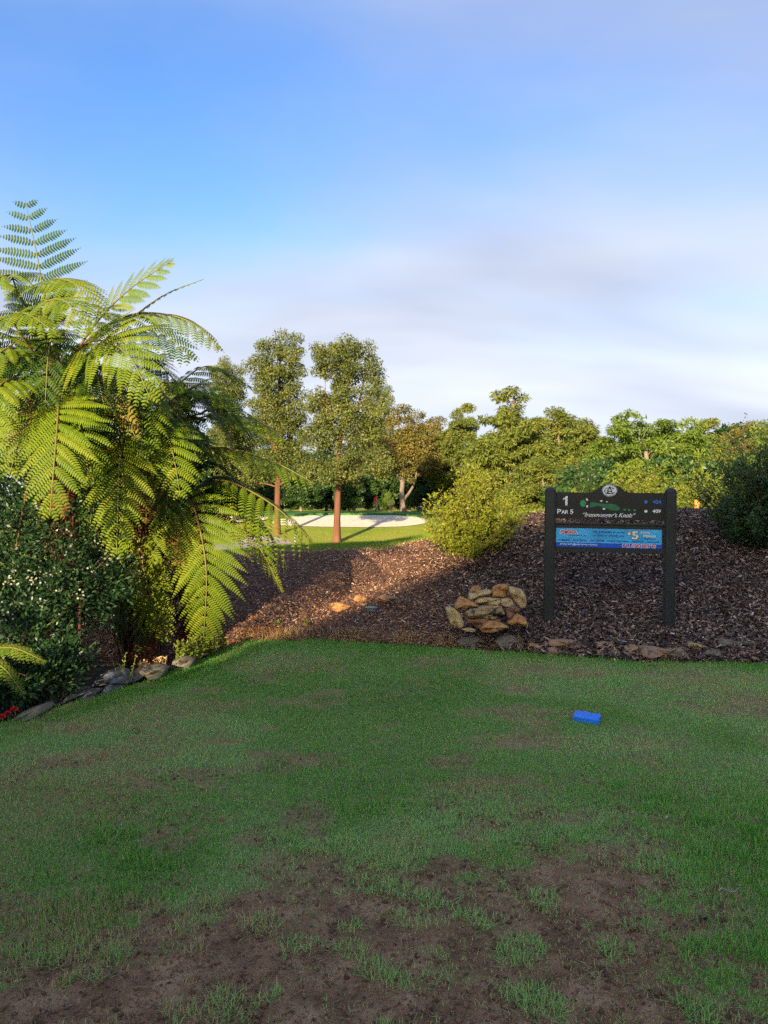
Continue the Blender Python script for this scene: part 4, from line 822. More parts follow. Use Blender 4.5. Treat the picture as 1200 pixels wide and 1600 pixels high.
tree_fern('tallest tree fern with an upright new frond above its crown', (95, 588, 8.1), (-3.45, 8.2), [
    dict(p=[(70, 470, 8.2), (58, 400, 8.2), (39, 312, 8.1)], W=0.52, face=(0.1, -1, 0.15), droop=0.10, stipe=0.34, tone=0.25, dens=0.8, ang=(80, 62), mat='fern_dark', gap=0.125, plen=0.058),
    dict(p=[(150, 505, 8.0), (205, 450, 7.9), (268, 408, 7.8)], W=0.50, face=(-0.3, -0.8, 0.7), droop=0.14, stipe=0.28, tone=0.4),
    dict(p=[(190, 510, 8.1), (255, 462, 8.0), (318, 436, 7.9)], W=0.07, face=(0, -0.6, 1), droop=0.3, stipe=0.3, tone=0.45, gap=0.07, plen=0.025),
    dict(p=[(70, 455, 7.7), (110, 440, 7.2), (160, 492, 6.9)], W=0.46, face=(0, -0.5, 1), droop=0.45, tone=0.5),
    dict(p=[(30, 460, 7.7), (10, 430, 7.4), (-60, 470, 7.0)], W=0.48, face=(0, -0.5, 1), droop=0.45, tone=0.5),
    dict(p=[(110, 558, 7.6), (150, 532, 7.1), (200, 555, 6.8), (236, 624, 6.7)], W=0.60, face=(0.1, -1, 0.55), droop=0.22, tone=0.5, ang=(70, 34)),
    dict(p=[(92, 625, 7.4), (90, 655, 7.0), (84, 730, 6.7), (78, 806, 6.65)], W=0.56, face=FC, droop=0.2, tone=0.48, ang=(66, 34)),
    dict(p=[(150, 520, 8.0), (215, 490, 8.1), (290, 500, 8.0), (345, 545, 7.9)], W=0.42, face=(0, -0.4, 1), droop=0.42, tone=0.42),
    dict(p=[(40, 590, 7.4), (-5, 610, 6.9), (-25, 720, 6.6)], W=0.42, face=FC, droop=0.25, tone=0.5),
    dict(p=[(50, 560, 7.6), (10, 545, 7.2), (-50, 600, 6.9)], W=0.4, face=(0, -0.7, 1), droop=0.35, tone=0.35),
    dict(p=[(135, 600, 7.9), (175, 610, 7.7), (215, 690, 7.6)], W=0.22, face=FC, droop=0.4, mat='fern_yellow', tone=0.5, dens=0.8),
    dict(p=[(60, 610, 7.8), (30, 640, 7.5), (20, 720, 7.4)], W=0.30, face=FC, droop=0.35, mat='fern_yellow', tone=0.3),
    dict(p=[(130, 560, 7.8), (190, 520, 7.4), (250, 520, 7.2), (300, 560, 7.1)], W=0.50, face=(0.1, -0.7, 1), droop=0.3, tone=0.35, mat='fern_dark'),
    dict(p=[(70, 520, 7.4), (60, 480, 7.0), (100, 470, 6.7), (140, 520, 6.5)], W=0.50, face=(0.1, -0.7, 1), droop=0.35, tone=0.5),
    dict(p=[(60, 560, 7.4), (20, 500, 7.0), (40, 490, 6.6), (88, 520, 6.4)], W=0.44, face=(0, -0.6, 1), droop=0.4, tone=0.45),
    dict(p=[(110, 640, 7.6), (130, 680, 7.3), (140, 760, 7.2)], W=0.42, face=FC, droop=0.25, tone=0.35),
    dict(p=[(70, 640, 7.6), (40, 660, 7.3), (15, 740, 7.1)], W=0.46, face=FC, droop=0.25, tone=0.4),
    ], fill=11, dead=10, fill_dir=(0, 6.28))
tree_fern('leaning tree fern at the garden edge with fronds stretching over the mulch', (228, 662, 8.9), (-2.85, 9.2), [
    dict(p=[(200, 665, 8.3), (187, 720, 7.8), (184, 800, 7.6), (182, 866, 7.55)], W=0.50, face=(0.15, -1, 0.35), droop=0.2, tone=0.55, ang=(64, 34)),
    dict(p=[(250, 668, 8.4), (268, 700, 8.1), (282, 776, 8.0)], W=0.42, face=(0.2, -1, 0.3), droop=0.25, tone=0.5),
    dict(p=[(280, 660, 9.0), (340, 648, 9.1), (400, 656, 9.1), (446, 688, 9.0)], W=0.40, face=(0, -0.3, 1), droop=0.55, tone=0.35, stipe=0.3),
    dict(p=[(290, 700, 9.0), (350, 700, 9.1), (420, 718, 9.1), (492, 756, 9.0)], W=0.44, face=(0, -0.25, 1), droop=0.55, tone=0.30, stipe=0.25),
    dict(p=[(280, 600, 9.3), (330, 572, 9.6), (395, 606, 9.8)], W=0.42, face=(0, -0.3, 1), droop=0.4, mat='fern_dark', tone=0.6),
    dict(p=[(275, 640, 9.4), (330, 618, 9.8), (395, 650, 10.0)], W=0.42, face=(0, 0, 1), droop=0.4, mat='fern_dark', tone=0.3),
    dict(p=[(265, 700, 9.3), (310, 690, 9.6), (380, 740, 9.9)], W=0.42, face=(0, 0.1, 1), droop=0.4, mat='fern_dark', tone=0.3),
    dict(p=[(215, 620, 9.0), (225, 570, 9.2), (270, 545, 9.5)], W=0.40, face=(0, -0.2, 1), droop=0.4, mat='fern_dark', tone=0.4),
    dict(p=[(215, 690, 8.6), (225, 720, 8.3), (235, 790, 8.2)], W=0.24, face=FC, droop=0.4, mat='fern_yellow', tone=0.4, dens=0.8),
    dict(p=[(190, 640, 8.6), (165, 625, 8.2), (140, 680, 8.0)], W=0.26, face=FC, droop=0.4, mat='fern_yellow', tone=0.55, dens=0.8),
    dict(p=[(300, 650, 9.2), (350, 640, 9.5), (415, 690, 9.6)], W=0.42, face=(0, -0.2, 1), droop=0.35, mat='fern_dark', tone=0.3),
    dict(p=[(290, 720, 9.2), (340, 725, 9.4), (400, 780, 9.5)], W=0.42, face=(0, -0.2, 1), droop=0.35, mat='fern_dark', tone=0.2),
    dict(p=[(250, 700, 8.7), (262, 760, 8.5), (255, 840, 8.4)], W=0.40, face=FC, droop=0.25, mat='fern_dark', tone=0.4),
    dict(p=[(170, 690, 8.5), (150, 740, 8.2), (140, 830, 8.0)], W=0.42, face=FC, droop=0.25, mat='fern_dark', tone=0.5),
    dict(p=[(270, 630, 8.8), (320, 600, 8.7), (375, 640, 8.6)], W=0.40, face=(0, -0.6, 1), droop=0.35, mat='fern', tone=0.25),
    ], fill=10, dead=10, fill_dir=(-0.3, 5.98))
tree_fern('low tree fern with broad bright fronds sweeping down to the turf', (292, 785, 9.25), (-2.35, 9.45), [
    dict(p=[(285, 772, 8.9), (305, 800, 8.65), (322, 890, 8.5), (318, 1004, 8.6)], W=0.58, face=(0.05, -1, 0.25), droop=0.22, stipe=0.08, tone=0.5, ang=(70, 32)),
    dict(p=[(250, 800, 9.0), (222, 850, 8.8), (232, 920, 8.7), (258, 1000, 8.7)], W=0.48, face=(-0.2, -1, 0.3), droop=0.22, stipe=0.1, tone=0.6, ang=(68, 34)),
    dict(p=[(318, 762, 9.15), (355, 752, 9.1), (425, 788, 9.05), (489, 846, 9.0)], W=0.52, face=(0, -0.35, 1), droop=0.95, stipe=0.22, tone=0.45, ang=(80, 55)),
    dict(p=[(335, 800, 9.2), (372, 818, 9.15), (408, 860, 9.1), (441, 925, 9.1)], W=0.30, face=(-0.9, -0.3, 0.5), droop=0.5, stipe=0.25, mat='fern', tone=0.45),
    dict(p=[(335, 790, 9.3), (385, 795, 9.3), (420, 830, 9.25), (449, 885, 9.2)], W=0.30, face=(0.7, 0.1, 0.6), droop=0.6, stipe=0.25, mat='fern_dark', tone=0.5),
    dict(p=[(255, 800, 9.3), (215, 850, 9.1), (190, 930, 9.0), (182, 1005, 9.0)], W=0.38, face=(-0.4, -1, 0.3), droop=0.25, mat='fern_dark', tone=0.35),
    dict(p=[(270, 830, 9.2), (255, 880, 9.0), (225, 960, 8.9), (215, 1020, 8.9)], W=0.34, face=(-0.3, -1, 0.3), droop=0.25, mat='fern_dark', tone=0.3),
    dict(p=[(240, 780, 9.2), (205, 790, 9.0), (170, 850, 8.9)], W=0.34, face=(-0.2, -0.8, 0.6), droop=0.35, mat='fern_dark', tone=0.4),
    ], fill=7, dead=5, fill_dir=(0.5, 3.3))
gf = at(-60, 1105, 6.4); gf[2] = hs(gf[0], gf[1])
t = thing('ground_fern', 'small bright green fern low at the turf edge below the dark shrub', 'fern', gf)
for p, w in [([(-25, 1035, 6.35), (15, 1012, 6.25), (72, 1034, 6.15)], 0.17), ([(-40, 1045, 6.3), (0, 1040, 6.1), (38, 1085, 6.0)], 0.15), ([(-70, 1030, 6.4), (-60, 1010, 6.3), (-100, 1040, 6.2)], 0.16), ([(-50, 1040, 6.45), (-20, 1015, 6.6), (20, 1040, 6.7)], 0.15)]:
    frond(t, [gf] + A3(p), w, (0, -0.5, 1), 0.35, 0.25, 'fern', 1.0, 0.25, gap=0.05, plen=0.035)

# ------------------------------------------------------------------ leafy shrubs
def shrub(name, label, cat, base, blobs, nleaf, leaf, mat, wid=0.42, stems=14, inner=0.35, up=0.3, extra=None, rough=0.22, droop=0.0, group=None):
    """blobs: list of (centre, (rx, ry, rz)); leaves fill an uneven shell"""
    t = thing(name, label, cat, base, group); vol = np.array([b[1][0] * b[1][2] for b in blobs]); vol = vol / vol.sum(); lf = Bag(); ends = []
    for (c, r), f in zip(blobs, vol):
        m = int(nleaf * f); c = np.array(c, float); r = np.array(r, float)
        d = rvec(m); k = 1 + rough * np.sin(d[:, 0] * 5.1 + c[0] * 3) * np.sin(d[:, 2] * 6.3 + c[2]) + rough * 0.7 * np.sin(d[:, 1] * 9 + d[:, 2] * 8 + c[1])
        # leaves in small bunches
        nb = max(6, m // 9); bd = rvec(nb); bi = rng.integers(0, nb, m); rad = np.where(rng.random(nb) < inner, 0.35 + 0.5 * rng.random(nb), 0.82 + 0.2 * rng.random(nb))
        kb = 1 + rough * np.sin(bd[:, 0] * 5.1 + c[0] * 3) * np.sin(bd[:, 2] * 6.3 + c[2]) + rough * 0.7 * np.sin(bd[:, 1] * 9 + bd[:, 2] * 8 + c[1])
        B = c + bd * r * (rad * kb)[:, None]; ends.append(B[:: max(1, nb // 12)])
        P = B[bi] + rng.normal(0, leaf * 0.55, (m, 3)); D = unit(unit(P - B[bi]) + bd[bi] * 0.7 + [0, 0, up - droop]); Nn = unit(rvec(m) * 0.8 + bd[bi] + [0, 0, 0.5])
        ok = P[:, 2] > h(P[:, 0], P[:, 1]) + 0.01; P, D, Nn = P[ok], D[ok], Nn[ok]; m = len(P)
        col = np.clip(0.25 + 0.5 * rng.random(m) + 0.25 * (rng.random(len(bd))[bi][ok] - 0.5), 0, 1)
        V, Q = kites(P, D, Nn, leaf * (0.7 + 0.6 * rng.random(m)), leaf * wid * 0.5 * (0.8 + 0.4 * rng.random(m)), 0.2); lf.add(V, Q, a=np.repeat(col, 4))
    part('foliage', lf.mesh('foliage', [M[mat]]), t); sb = Bag(); E = np.concatenate(ends); base = np.array(base, float)
    for k in rng.choice(len(E), min(stems, len(E)), False):
        e = E[k]; mid = (base + e) / 2 + rng.normal(0, 0.08, 3) + [0, 0, 0.1]; P, _ = catmull([base + rng.normal(0, 0.05, 3) * [1, 1, 0] - [0, 0, 0.05], mid, e], 8); sb.add(*tube(P, np.linspace(0.018, 0.005, 8), 5))
    part('stems', sb.mesh('stems', [M['twig']]), t)
    if extra: extra(t, E, blobs)
    return t
def blossoms(t, E, blobs):
    b_ = Bag(); 
    for (c, r) in blobs:
        m = int(150 * r[0] * r[2]); d = rvec(m); d = d[(d[:, 1] < 0.1) & (d[:, 2] > -0.75)]
        P = np.array(c) + d * np.array(r) * 1.04
        keep = fbm(P[:, 0] * 1.9 + 3, P[:, 2] * 1.9, 2) > 0.46
        for p, dd in zip(P[keep], d[keep]):
            for q in range(rng.integers(3, 7)):
                o_ = p + rng.normal(0, 0.03, 3); n_ = unit(dd + rng.normal(0, 0.4, 3)); u_ = unit(np.cross(n_, [0.3, 0.2, 1])); v_ = np.cross(n_, u_)
                a = np.arange(5) * 1.2566 + rng.random(); D = np.cos(a)[:, None] * u_ + np.sin(a)[:, None] * v_ + n_ * 0.25; V, Q = kites(np.repeat(o_[None], 5, 0), unit(D), np.repeat(n_[None], 5, 0), 0.013, 0.0042); b_.add(V, Q, a=rng.random())
    part('blossoms', b_.mesh('blossoms', [M['petal']]), t, 'stuff')
def Bl(px, py, d, rx, rz, ry=None):   # blob from photo pixels, radii in px
    s = d / F; return (at(px, py, d), (rx * s, (ry if ry else (rx + rz) / 2) * s, rz * s))
def gbase(x, y): return np.array([x, y, hs(x, y)])
shrub('flowering_shrub', 'dark glossy leaved shrub with white blossom clusters under the tree ferns', 'shrub', gbase(-3.9, 7.7),
      [Bl(30, 850, 7.5, 95, 130, 80), Bl(110, 930, 7.6, 75, 75, 60), Bl(30, 960, 7.3, 80, 90, 60), Bl(-40, 800, 7.8, 90, 160, 90), Bl(165, 905, 8.0, 50, 60, 50), Bl(50, 1010, 7.0, 60, 60, 45)],
      16000, 0.055, 'jasmine_leaf', 0.40, 20, 0.4, 0.2, blossoms)
shrub('broadleaf_shrub', 'low dark green shrub at the foot of the flowering shrub', 'shrub', gbase(-3.15, 6.75),
      [Bl(70, 1060, 6.9, 60, 40, 45), Bl(10, 1075, 6.6, 50, 40, 40), Bl(100, 1030, 7.1, 35, 35, 35)], 3400, 0.06, 'jasmine_leaf', 0.42, 10, 0.4)
shrub('broadleaf_shrub', 'dark green shrub farther along the garden bed beside the flowering shrub', 'shrub', gbase(-5.4, 6.2),
      [((-5.3, 6.3, 0.45), (1.0, 0.8, 0.9)), ((-6.3, 5.4, 0.3), (0.9, 0.8, 0.8)), ((-5.9, 7.3, 0.9), (0.9, 0.8, 1.2))], 5000, 0.075, 'jasmine_leaf', 0.42, 10, 0.4)
shrub('hedge_shrub', 'tall dense dark shrub filling the garden behind the tree ferns', 'shrub', gbase(-6.2, 11.2),
      [((-5.4, 11.4, 1.2), (1.7, 1.0, 1.6)), ((-5.6, 11.6, 2.6), (1.5, 0.9, 1.2)), ((-3.9, 11.3, 0.9), (0.9, 0.7, 1.3)), ((-7.2, 11.0, 2.0), (1.3, 1.0, 2.2)), ((-4.6, 11.5, 2.0), (1.0, 0.8, 1.2))], 16000, 0.11, 'dark_leaf', 0.5, 24, 0.45)
shrub('shade_shrub', 'added near black foliage standing for the shade between the tree fern trunks', 'shrub', gbase(-3.1, 9.4),
      [Bl(150, 690, 9.1, 115, 100, 50), Bl(245, 760, 9.7, 95, 100, 50), Bl(140, 830, 9.2, 110, 120, 50), Bl(60, 640, 9.3, 100, 110, 50), Bl(250, 900, 9.6, 70, 90, 40)], 9000, 0.085, 'shade_leaf', 0.45, 16, 0.4)  # added dark leaves, so the gaps between the fronds read as shade
def thin_stem():
    g = at(124, 1088, 7.35); top = at(127, 930, 7.4); b_ = Bag(); t = np.linspace(0, 1, 12); P = g + (top - g) * t[:, None]; P[:, 0] += 0.012 * np.sin(t * 6); b_.add(*tube(P, np.linspace(0.018, 0.012, 12), 7))
    for a, c, e in [(0.3, (140, 1030), (141, 1052)), (0.5, (138, 1005), (136, 1000)), (0.15, (137, 1062), (146, 1040))]:
        p0 = g + (top - g) * a; q, _ = catmull([p0, at(*c, 7.3), at(*e, 7.25)], 8); b_.add(*tube(q, np.linspace(0.008, 0.003, 8), 5))
    o = single('plant_stem', b_.mesh('plant_stem', [M['fern_trunk']]), 'bare thin brown stem rising before the dark garden interior', 'stem', g)
thin_stem()
# yellow-green weeds and dry weeds at the turf edge
def weeds(name, label, specs, mat, leaf, group=None):
    for px, py, d, hp, n in specs:
        g = at(px, py, d); g[2] = hs(g[0], g[1]); t = thing(name, label, 'weed', g, group); b_ = Bag(); sb = Bag(); H = hp * d / F
        for k in range(n):
            a = rng.random() * 6.28; r = H * 0.45 * rng.random(); e = g + [r * math.cos(a), r * math.sin(a) * 0.7, H * (0.5 + 0.55 * rng.random())]
            P, _ = catmull([g + rng.normal(0, 0.02, 3) * [1, 1, 0], (g + e) / 2 + rng.normal(0, 0.02, 3), e], 9); sb.add(*tube(P, np.linspace(0.004, 0.002, 9), 4), a=0.6)
            for q in range(2, 9):
                m = 3; D = unit(rvec(m) + [0, 0, 0.5]); V, Q = kites(np.repeat(P[q][None], m, 0), D, rvec(m) + [0, -0.3, 1], leaf * (0.6 + 0.8 * rng.random(m)), leaf * 0.28); b_.add(V, Q, a=np.repeat(rng.random(m), 4))
        part('leaves', b_.mesh('leaves', [M[mat]]), t); part('stems', sb.mesh('stems', [M[mat]]), t)
weeds('weed', 'yellow green leafy weed at the tip of the broad fern frond', [(285, 1034, 8.25, 42, 22), (310, 1026, 8.5, 40, 22), (330, 1018, 8.75, 38, 18), (298, 1030, 8.35, 34, 20), (345, 1012, 9.0, 30, 14)], 'weed', 0.035, 'weeds under the fern')
weeds('tall_weed', 'tall pale weed beside the grey boulder', [(190, 1070, 7.35, 50, 7)], 'weed', 0.022)
weeds('dry_weed', 'straw coloured dry weed by the dark stones', [(225, 1056, 7.75, 26, 16), (250, 1048, 8.0, 24, 14), (95, 1096, 6.9, 18, 14)], 'straw', 0.03, 'dry weeds at the turf edge')
weeds('seedling', 'tiny green seedling growing in the mulch', [(433, 945, 10.0, 8, 4), (478, 947, 10.0, 8, 4)], 'weed', 0.035, 'seedlings in the mulch')
def red_flower(px, py, d):
    c = at(px, py, d); b_ = Bag(); n = 46; D = rvec(n); D[:, 2] = np.abs(D[:, 2]) * 0.8; D = unit(D); V, Q = kites(np.repeat(c[None], n, 0), D, rvec(n), 0.034, 0.010); b_.add(V, Q, a=np.repeat(rng.random(n), 4))
    g = c.copy(); g[2] = hs(c[0], c[1]); t = thing('red_flower', 'red flower head at the turf edge by the low boulder', 'flower', g, 'red flowers'); part('petals', b_.mesh('petals', [M['red_petal']]), t)
    s = Bag(); s.add(*tube([g - [0, 0, 0.02], (g + c) / 2 + [0.01, 0, 0], c], 0.004, 5)); part('stem', s.mesh('stem', [M['weed']]), t)
red_flower(22, 1109, 6.2); red_flower(12, 1116, 6.1); red_flower(3, 1121, 6.05)

# shrubs made of leafy shoots
def shoot_shrub(name, label, base, nsh, length, spread, leaf, mat, tone=0.4, elev=(0.3, 1.45), per=34, lean=(0, 0), group=None, flat=1.0):
    t = thing(name, label, 'shrub', base, group); lf = Bag(); sb = Bag(); base = np.array(base, float)
    for k in range(nsh):
        az = rng.random() * 6.28; el = elev[0] + (elev[1] - elev[0]) * rng.random() ** 0.8; L_ = length * (0.55 + 0.5 * rng.random()) * (0.75 + 0.25 * math.sin(el)); d = np.array([math.cos(az) * math.cos(el) * spread + lean[0], math.sin(az) * math.cos(el) * spread * flat + lean[1], math.sin(el)])
        p0 = base + np.array([rng.normal(0, 0.06), rng.normal(0, 0.06), 0]); p1 = p0 + d * L_ * 0.55; p2 = p0 + d * L_ + np.array([0, 0, 0.12 * L_ * rng.random()]); P, _ = catmull([p0, p1 + rng.normal(0, 0.03, 3), p2], 14)
        sb.add(*tube(P, np.linspace(0.010, 0.003, 14), 4))
        # side twigs with leaves
        for q in range(3, 14):
            for s in range(2):
                w = unit(rvec(1)[0] * 0.9 + unit(P[q] - P[q - 1]) * 0.8); tl = L_ * 0.17 * (1.1 - 0.6 * q / 14) * (0.5 + rng.random()); m = max(4, int(per * 0.30)); u = (np.arange(m) + 1) / m
                pp = P[q] + u[:, None] * w * tl; D = unit(rvec(m) + w * 0.9); V, Q = kites(pp, D, unit(rvec(m) + [0, 0, 0.6]), leaf * (0.7 + 0.6 * rng.random(m)), leaf * 0.2); lf.add(V, Q, a=np.repeat(np.clip(tone + 0.35 * (q / 14 - 0.5) + rng.normal(0, 0.13, m), 0, 1), 4))
    part('foliage', lf.mesh('foliage', [M[mat]]), t); part('stems', sb.mesh('stems', [M['twig']]), t); return t
g = ground(742, 868, 9, 14.5); shoot_shrub('golden_shrub', 'rounded golden green shrub on the mulch slope beside the sign', g, 130, 1.28, 0.80, 0.045, 'gold_leaf', 0.5, (0.15, 1.5), 34)
g = ground(690, 873, 9, 14.5); 
x_, y_ = 5.95, 12.2; shoot_shrub('dark_shrub', 'dark green spreading shrub at the shaded end of the mulch bank', (x_, y_, hs(x_, y_)), 130, 1.75, 0.85, 0.05, 'dark_leaf', 0.45, (0.1, 1.4), 34)
for k, (px, top, d, lab, mt, sp) in enumerate([(985, 724, 22, 'yellow green bush directly behind the arched sign board', 'gold_leaf', 0.9), (1080, 735, 24, 'olive bush behind the second sign post', 'gold_leaf', 0.9), (925, 738, 23, 'dark green bush behind the first sign post', 'dark_leaf', 0.9)]):
    x_ = (px - 600) / F * d; z_ = hs(x_, d); H = CAMH - (top - 800) / F * d - z_; shoot_shrub('bush', lab, (x_, d, z_), 70, H * 1.02, sp, 0.075, mt, 0.35, (0.2, 1.5), 34, group='bushes beyond the crest')

# ------------------------------------------------------------------ trees
def make_tree(name, label, H, ell_, clump_r, nclump, leaves, leaf, mat, bark, trunk, r0, style='gum', group=None, squash=0.75, mindist=0.95, seedv=0):
    """ell_: crown envelope ellipsoids (dx, z, rx, rz) in metres; trunk: list of polylines [(dx, dy, z), ...] with the first the main stem"""
    r = np.random.default_rng(100 + seedv); t = thing(name, label, 'tree', (0, 0, 0), group); t['_w'] = [0, 0, 0]
    w = np.array([e[2] ** 2 * e[3] for e in ell_]); w = w / w.sum(); C = []; tries = 0
    while len(C) < nclump and tries < 9000:
        tries += 1; e = ell_[r.choice(len(ell_), p=w)]; d = r.normal(size=3); d /= np.linalg.norm(d); rad = (0.35 + 0.80 * r.random() ** 0.6) if r.random() < 0.85 else r.random() * 0.4
        p = np.array([e[0] + d[0] * e[2] * rad, d[1] * e[2] * 0.9 * rad, e[1] + d[2] * e[3] * rad])
        if p[2] < 0.6: continue
        if all(np.linalg.norm((p - q) * [1, 1, 1.25]) > clump_r * mindist for q in C): C.append(p)
    C = np.array(C); lf = Bag(); cc = np.array([0, 0, np.mean([e[1] for e in ell_])])
    for c in C:
        R_ = clump_r * (0.55 + 0.8 * r.random()); m = int(leaves * (0.7 + 0.6 * r.random()) * (R_ / clump_r) ** 2)
        d = r.normal(size=(m, 3)); d /= np.linalg.norm(d, axis=1)[:, None]; rad = 0.30 + 0.75 * r.random(m) ** 0.8
        P = c + d * rad[:, None] * R_ * [1, 1, squash]; tone = 0.28 + 0.44 * r.random()
        if style == 'gum': D = unit(d * 0.8 + r.normal(0, 0.5, (m, 3)) + [0, 0, -0.35])
        elif style == 'oak': D = unit(d * [0.7, 0.7, 0.5] + r.normal(0, 0.35, (m, 3)) + [0, 0, -0.35])
        else: D = unit(d + r.normal(0, 0.6, (m, 3)))
        Nn = unit(d + r.normal(0, 0.7, (m, 3)) + [0, 0, 0.3]); ln = leaf * (0.65 + 0.7 * r.random(m)); wd = ln * (0.13 if style == 'oak' else 0.24)
        V, Q = kites(P - D * (ln * 0.5)[:, None], D, Nn, ln, wd, 0.1); lf.add(V, Q, a=np.repeat(np.clip(tone + r.normal(0, 0.13, m), 0, 1), 4))
    o = part('crown', lf.mesh('crown', [M[mat]]), t)
    tb_ = Bag(); nodes = []
    for k, line in enumerate(trunk):
        P, L_ = catmull(line, 16); ra = r0 * (1.0 if k == 0 else 0.55) * np.linspace(1.0, 0.22, 16) ** 0.8
        if k == 0: ra[0] *= 1.35; ra[1] *= 1.08
        V, Q = tube(P, ra, 12); V += r.normal(0, 0.012 * r0 * 3, V.shape); tb_.add(V, Q); nodes += [(p, q) for p, q in zip(P[3:], ra[3:])]
    NP = [n[0] for n in nodes]; NR = [n[1] for n in nodes]
    order = np.argsort([min(np.linalg.norm(c - p) for p in NP) for c in C])
    for k in order:
        c = C[k]; A = np.array(NP); dv = c - A; cost = np.linalg.norm(dv, axis=1) + 1.6 * np.clip(A[:, 2] - c[2] + 0.3, 0, None); i = int(np.argmin(cost)); a = A[i]; ra = min(NR[i] * 0.7, 0.018 * np.linalg.norm(c - a) + 0.035)
        mid = (a + c) / 2 + [0, 0, 0.12 * np.linalg.norm(c - a)] + r.normal(0, 0.08, 3) * np.linalg.norm(c - a) * 0.6; P, _ = catmull([a, mid, c], 7); rr = np.linspace(ra, ra * 0.45, 7); tb_.add(*tube(P, rr, 6)); NP += [P[3], P[5]]; NR += [rr[3], rr[5]]
    part('trunk', tb_.mesh('trunk', [M[bark]], True), t); t['_H'] = H
    return t
def put(t, px, d, scale=1.0, rot=0.0, wide=1.0):
    x = (px - 600) / F * d; z = hs(x, d); t.location = (x, d, z - 0.1); t.scale = (scale * wide, scale * wide, scale); t.rotation_euler = (0, 0, rot); return t
def placed(src, label, px, top, d, rot=0.0, wide=1.0, group=None):
    c = copy_tree(src); c['label'] = label
    if group: c['group'] = group
    elif 'group' in c.keys(): del c['group']
    x = (px - 600) / F * d; H = CAMH - (top - 800) / F * d - hs(x, d); put(c, px, d, H / src['_H'], rot, wide); return c
s75 = 75 / F
def env(lst, bx, by, d): s = d / F; return [((x - bx) * s, (by - y) * s, rx * s, rz * s) for x, y, rx, rz in lst]
def line(lst, bx, by, d): s = d / F; return [((x - bx) * s, dy, (by - y) * s) for x, y, dy in lst]
gum1 = make_tree('gum_tree', 'tallest gum tree with straight red brown trunk before the bunker', 20.0,
    env([(540, 562, 44, 32), (508, 560, 20, 24), (578, 585, 20, 32), (532, 612, 26, 22), (566, 630, 18, 18), (525, 672, 34, 26), (604, 612, 14, 20), (503, 622, 26, 20), (540, 655, 36, 24), (588, 662, 22, 20), (500, 684, 28, 20), (556, 700, 36, 20), (525, 735, 44, 16), (588, 722, 24, 17), (495, 728, 22, 16)], 525, 848, 75),
    0.92, 178, 280, 0.235, 'gum_leaf', 'bark_gum', [line(l, 525, 848, 75) for l in ([(526, 849, 0), (528, 760, 0), (531, 690, 0), (540, 620, 0), (548, 560, 0)], [(529, 760, 0), (541, 735, 0.6), (546, 690, 0.8), (560, 630, 0.6), (572, 575, 0.3)], [(531, 690, 0), (516, 655, -0.5), (508, 610, -0.3)])], 0.36, seedv=1)
put(gum1, 525, 75)
gum2 = make_tree('gum_tree', 'round topped gum tree beside the tallest gum, behind the fern tips', 19.5,
    env([(437, 562, 34, 30), (435, 610, 34, 26), (440, 670, 34, 28), (414, 588, 22, 22), (457, 598, 24, 26), (424, 632, 34, 22), (462, 652, 20, 22), (408, 680, 32, 22), (452, 700, 30, 22), (424, 735, 34, 18), (470, 742, 22, 16), (396, 755, 24, 16)], 433, 846, 80),
    0.92, 178, 280, 0.235, 'gum_leaf', 'bark_gum', [line(l, 433, 846, 80) for l in ([(433, 847, 0), (434, 770, 0), (438, 700, 0.2), (436, 630, 0.2), (438, 560, 0)], [(436, 730, 0), (452, 690, 0.6), (458, 640, 0.4)], [(436, 720, 0), (420, 690, -0.5), (412, 640, -0.4)])], 0.34, seedv=2)
put(gum2, 433, 80)
gum2['_H'] = (846 - 530) * 80 / F
gum3 = make_tree('gum_tree', 'bronze tinted gum tree with forked dark trunk behind the green', 15.0,
    [(0.5, 12.2, 2.6, 2.6), (-1.6, 10.6, 2.6, 2.6), (2.4, 9.6, 2.8, 3.0), (-2.0, 7.5, 2.6, 2.2), (2.6, 6.2, 2.8, 2.0), (0, 8.6, 3.4, 3.0)],
    1.1, 95, 240, 0.32, 'gum_leaf_b', 'bark_grey', [[(0, 0, 0), (-0.2, 0, 3), (0.1, 0, 6), (0.4, 0, 12)], [(-0.15, 0, 1.5), (1.5, 0.3, 4), (2.4, 0.3, 8)], [(0, 0, 4), (-1.6, -0.3, 7), (-1.8, 0, 10)]], 0.42, seedv=3)
oak1 = make_tree('sheoak_tree', 'open crowned she-oak with layered drooping branches above the golden shrub', 15.0,
    [(0.2, 13.4, 1.3, 1.5), (-0.6, 11.4, 2.2, 1.5), (1.2, 10.8, 2.0, 1.4), (-1.3, 8.8, 2.4, 1.6), (1.8, 8.2, 2.6, 1.8), (-1.2, 6.0, 2.9, 1.8), (2.0, 5.4, 3.0, 1.9), (0, 3.6, 3.0, 1.5)],
    0.95, 165, 230, 0.46, 'oak_leaf', 'bark_grey', [[(0, 0, 0), (0.1, 0, 4), (-0.1, 0, 9), (0.2, 0, 14.3)], [(0, 0, 4), (1.4, 0.4, 7), (1.6, 0.4, 10.5)]], 0.34, 'oak', squash=0.6, seedv=4)
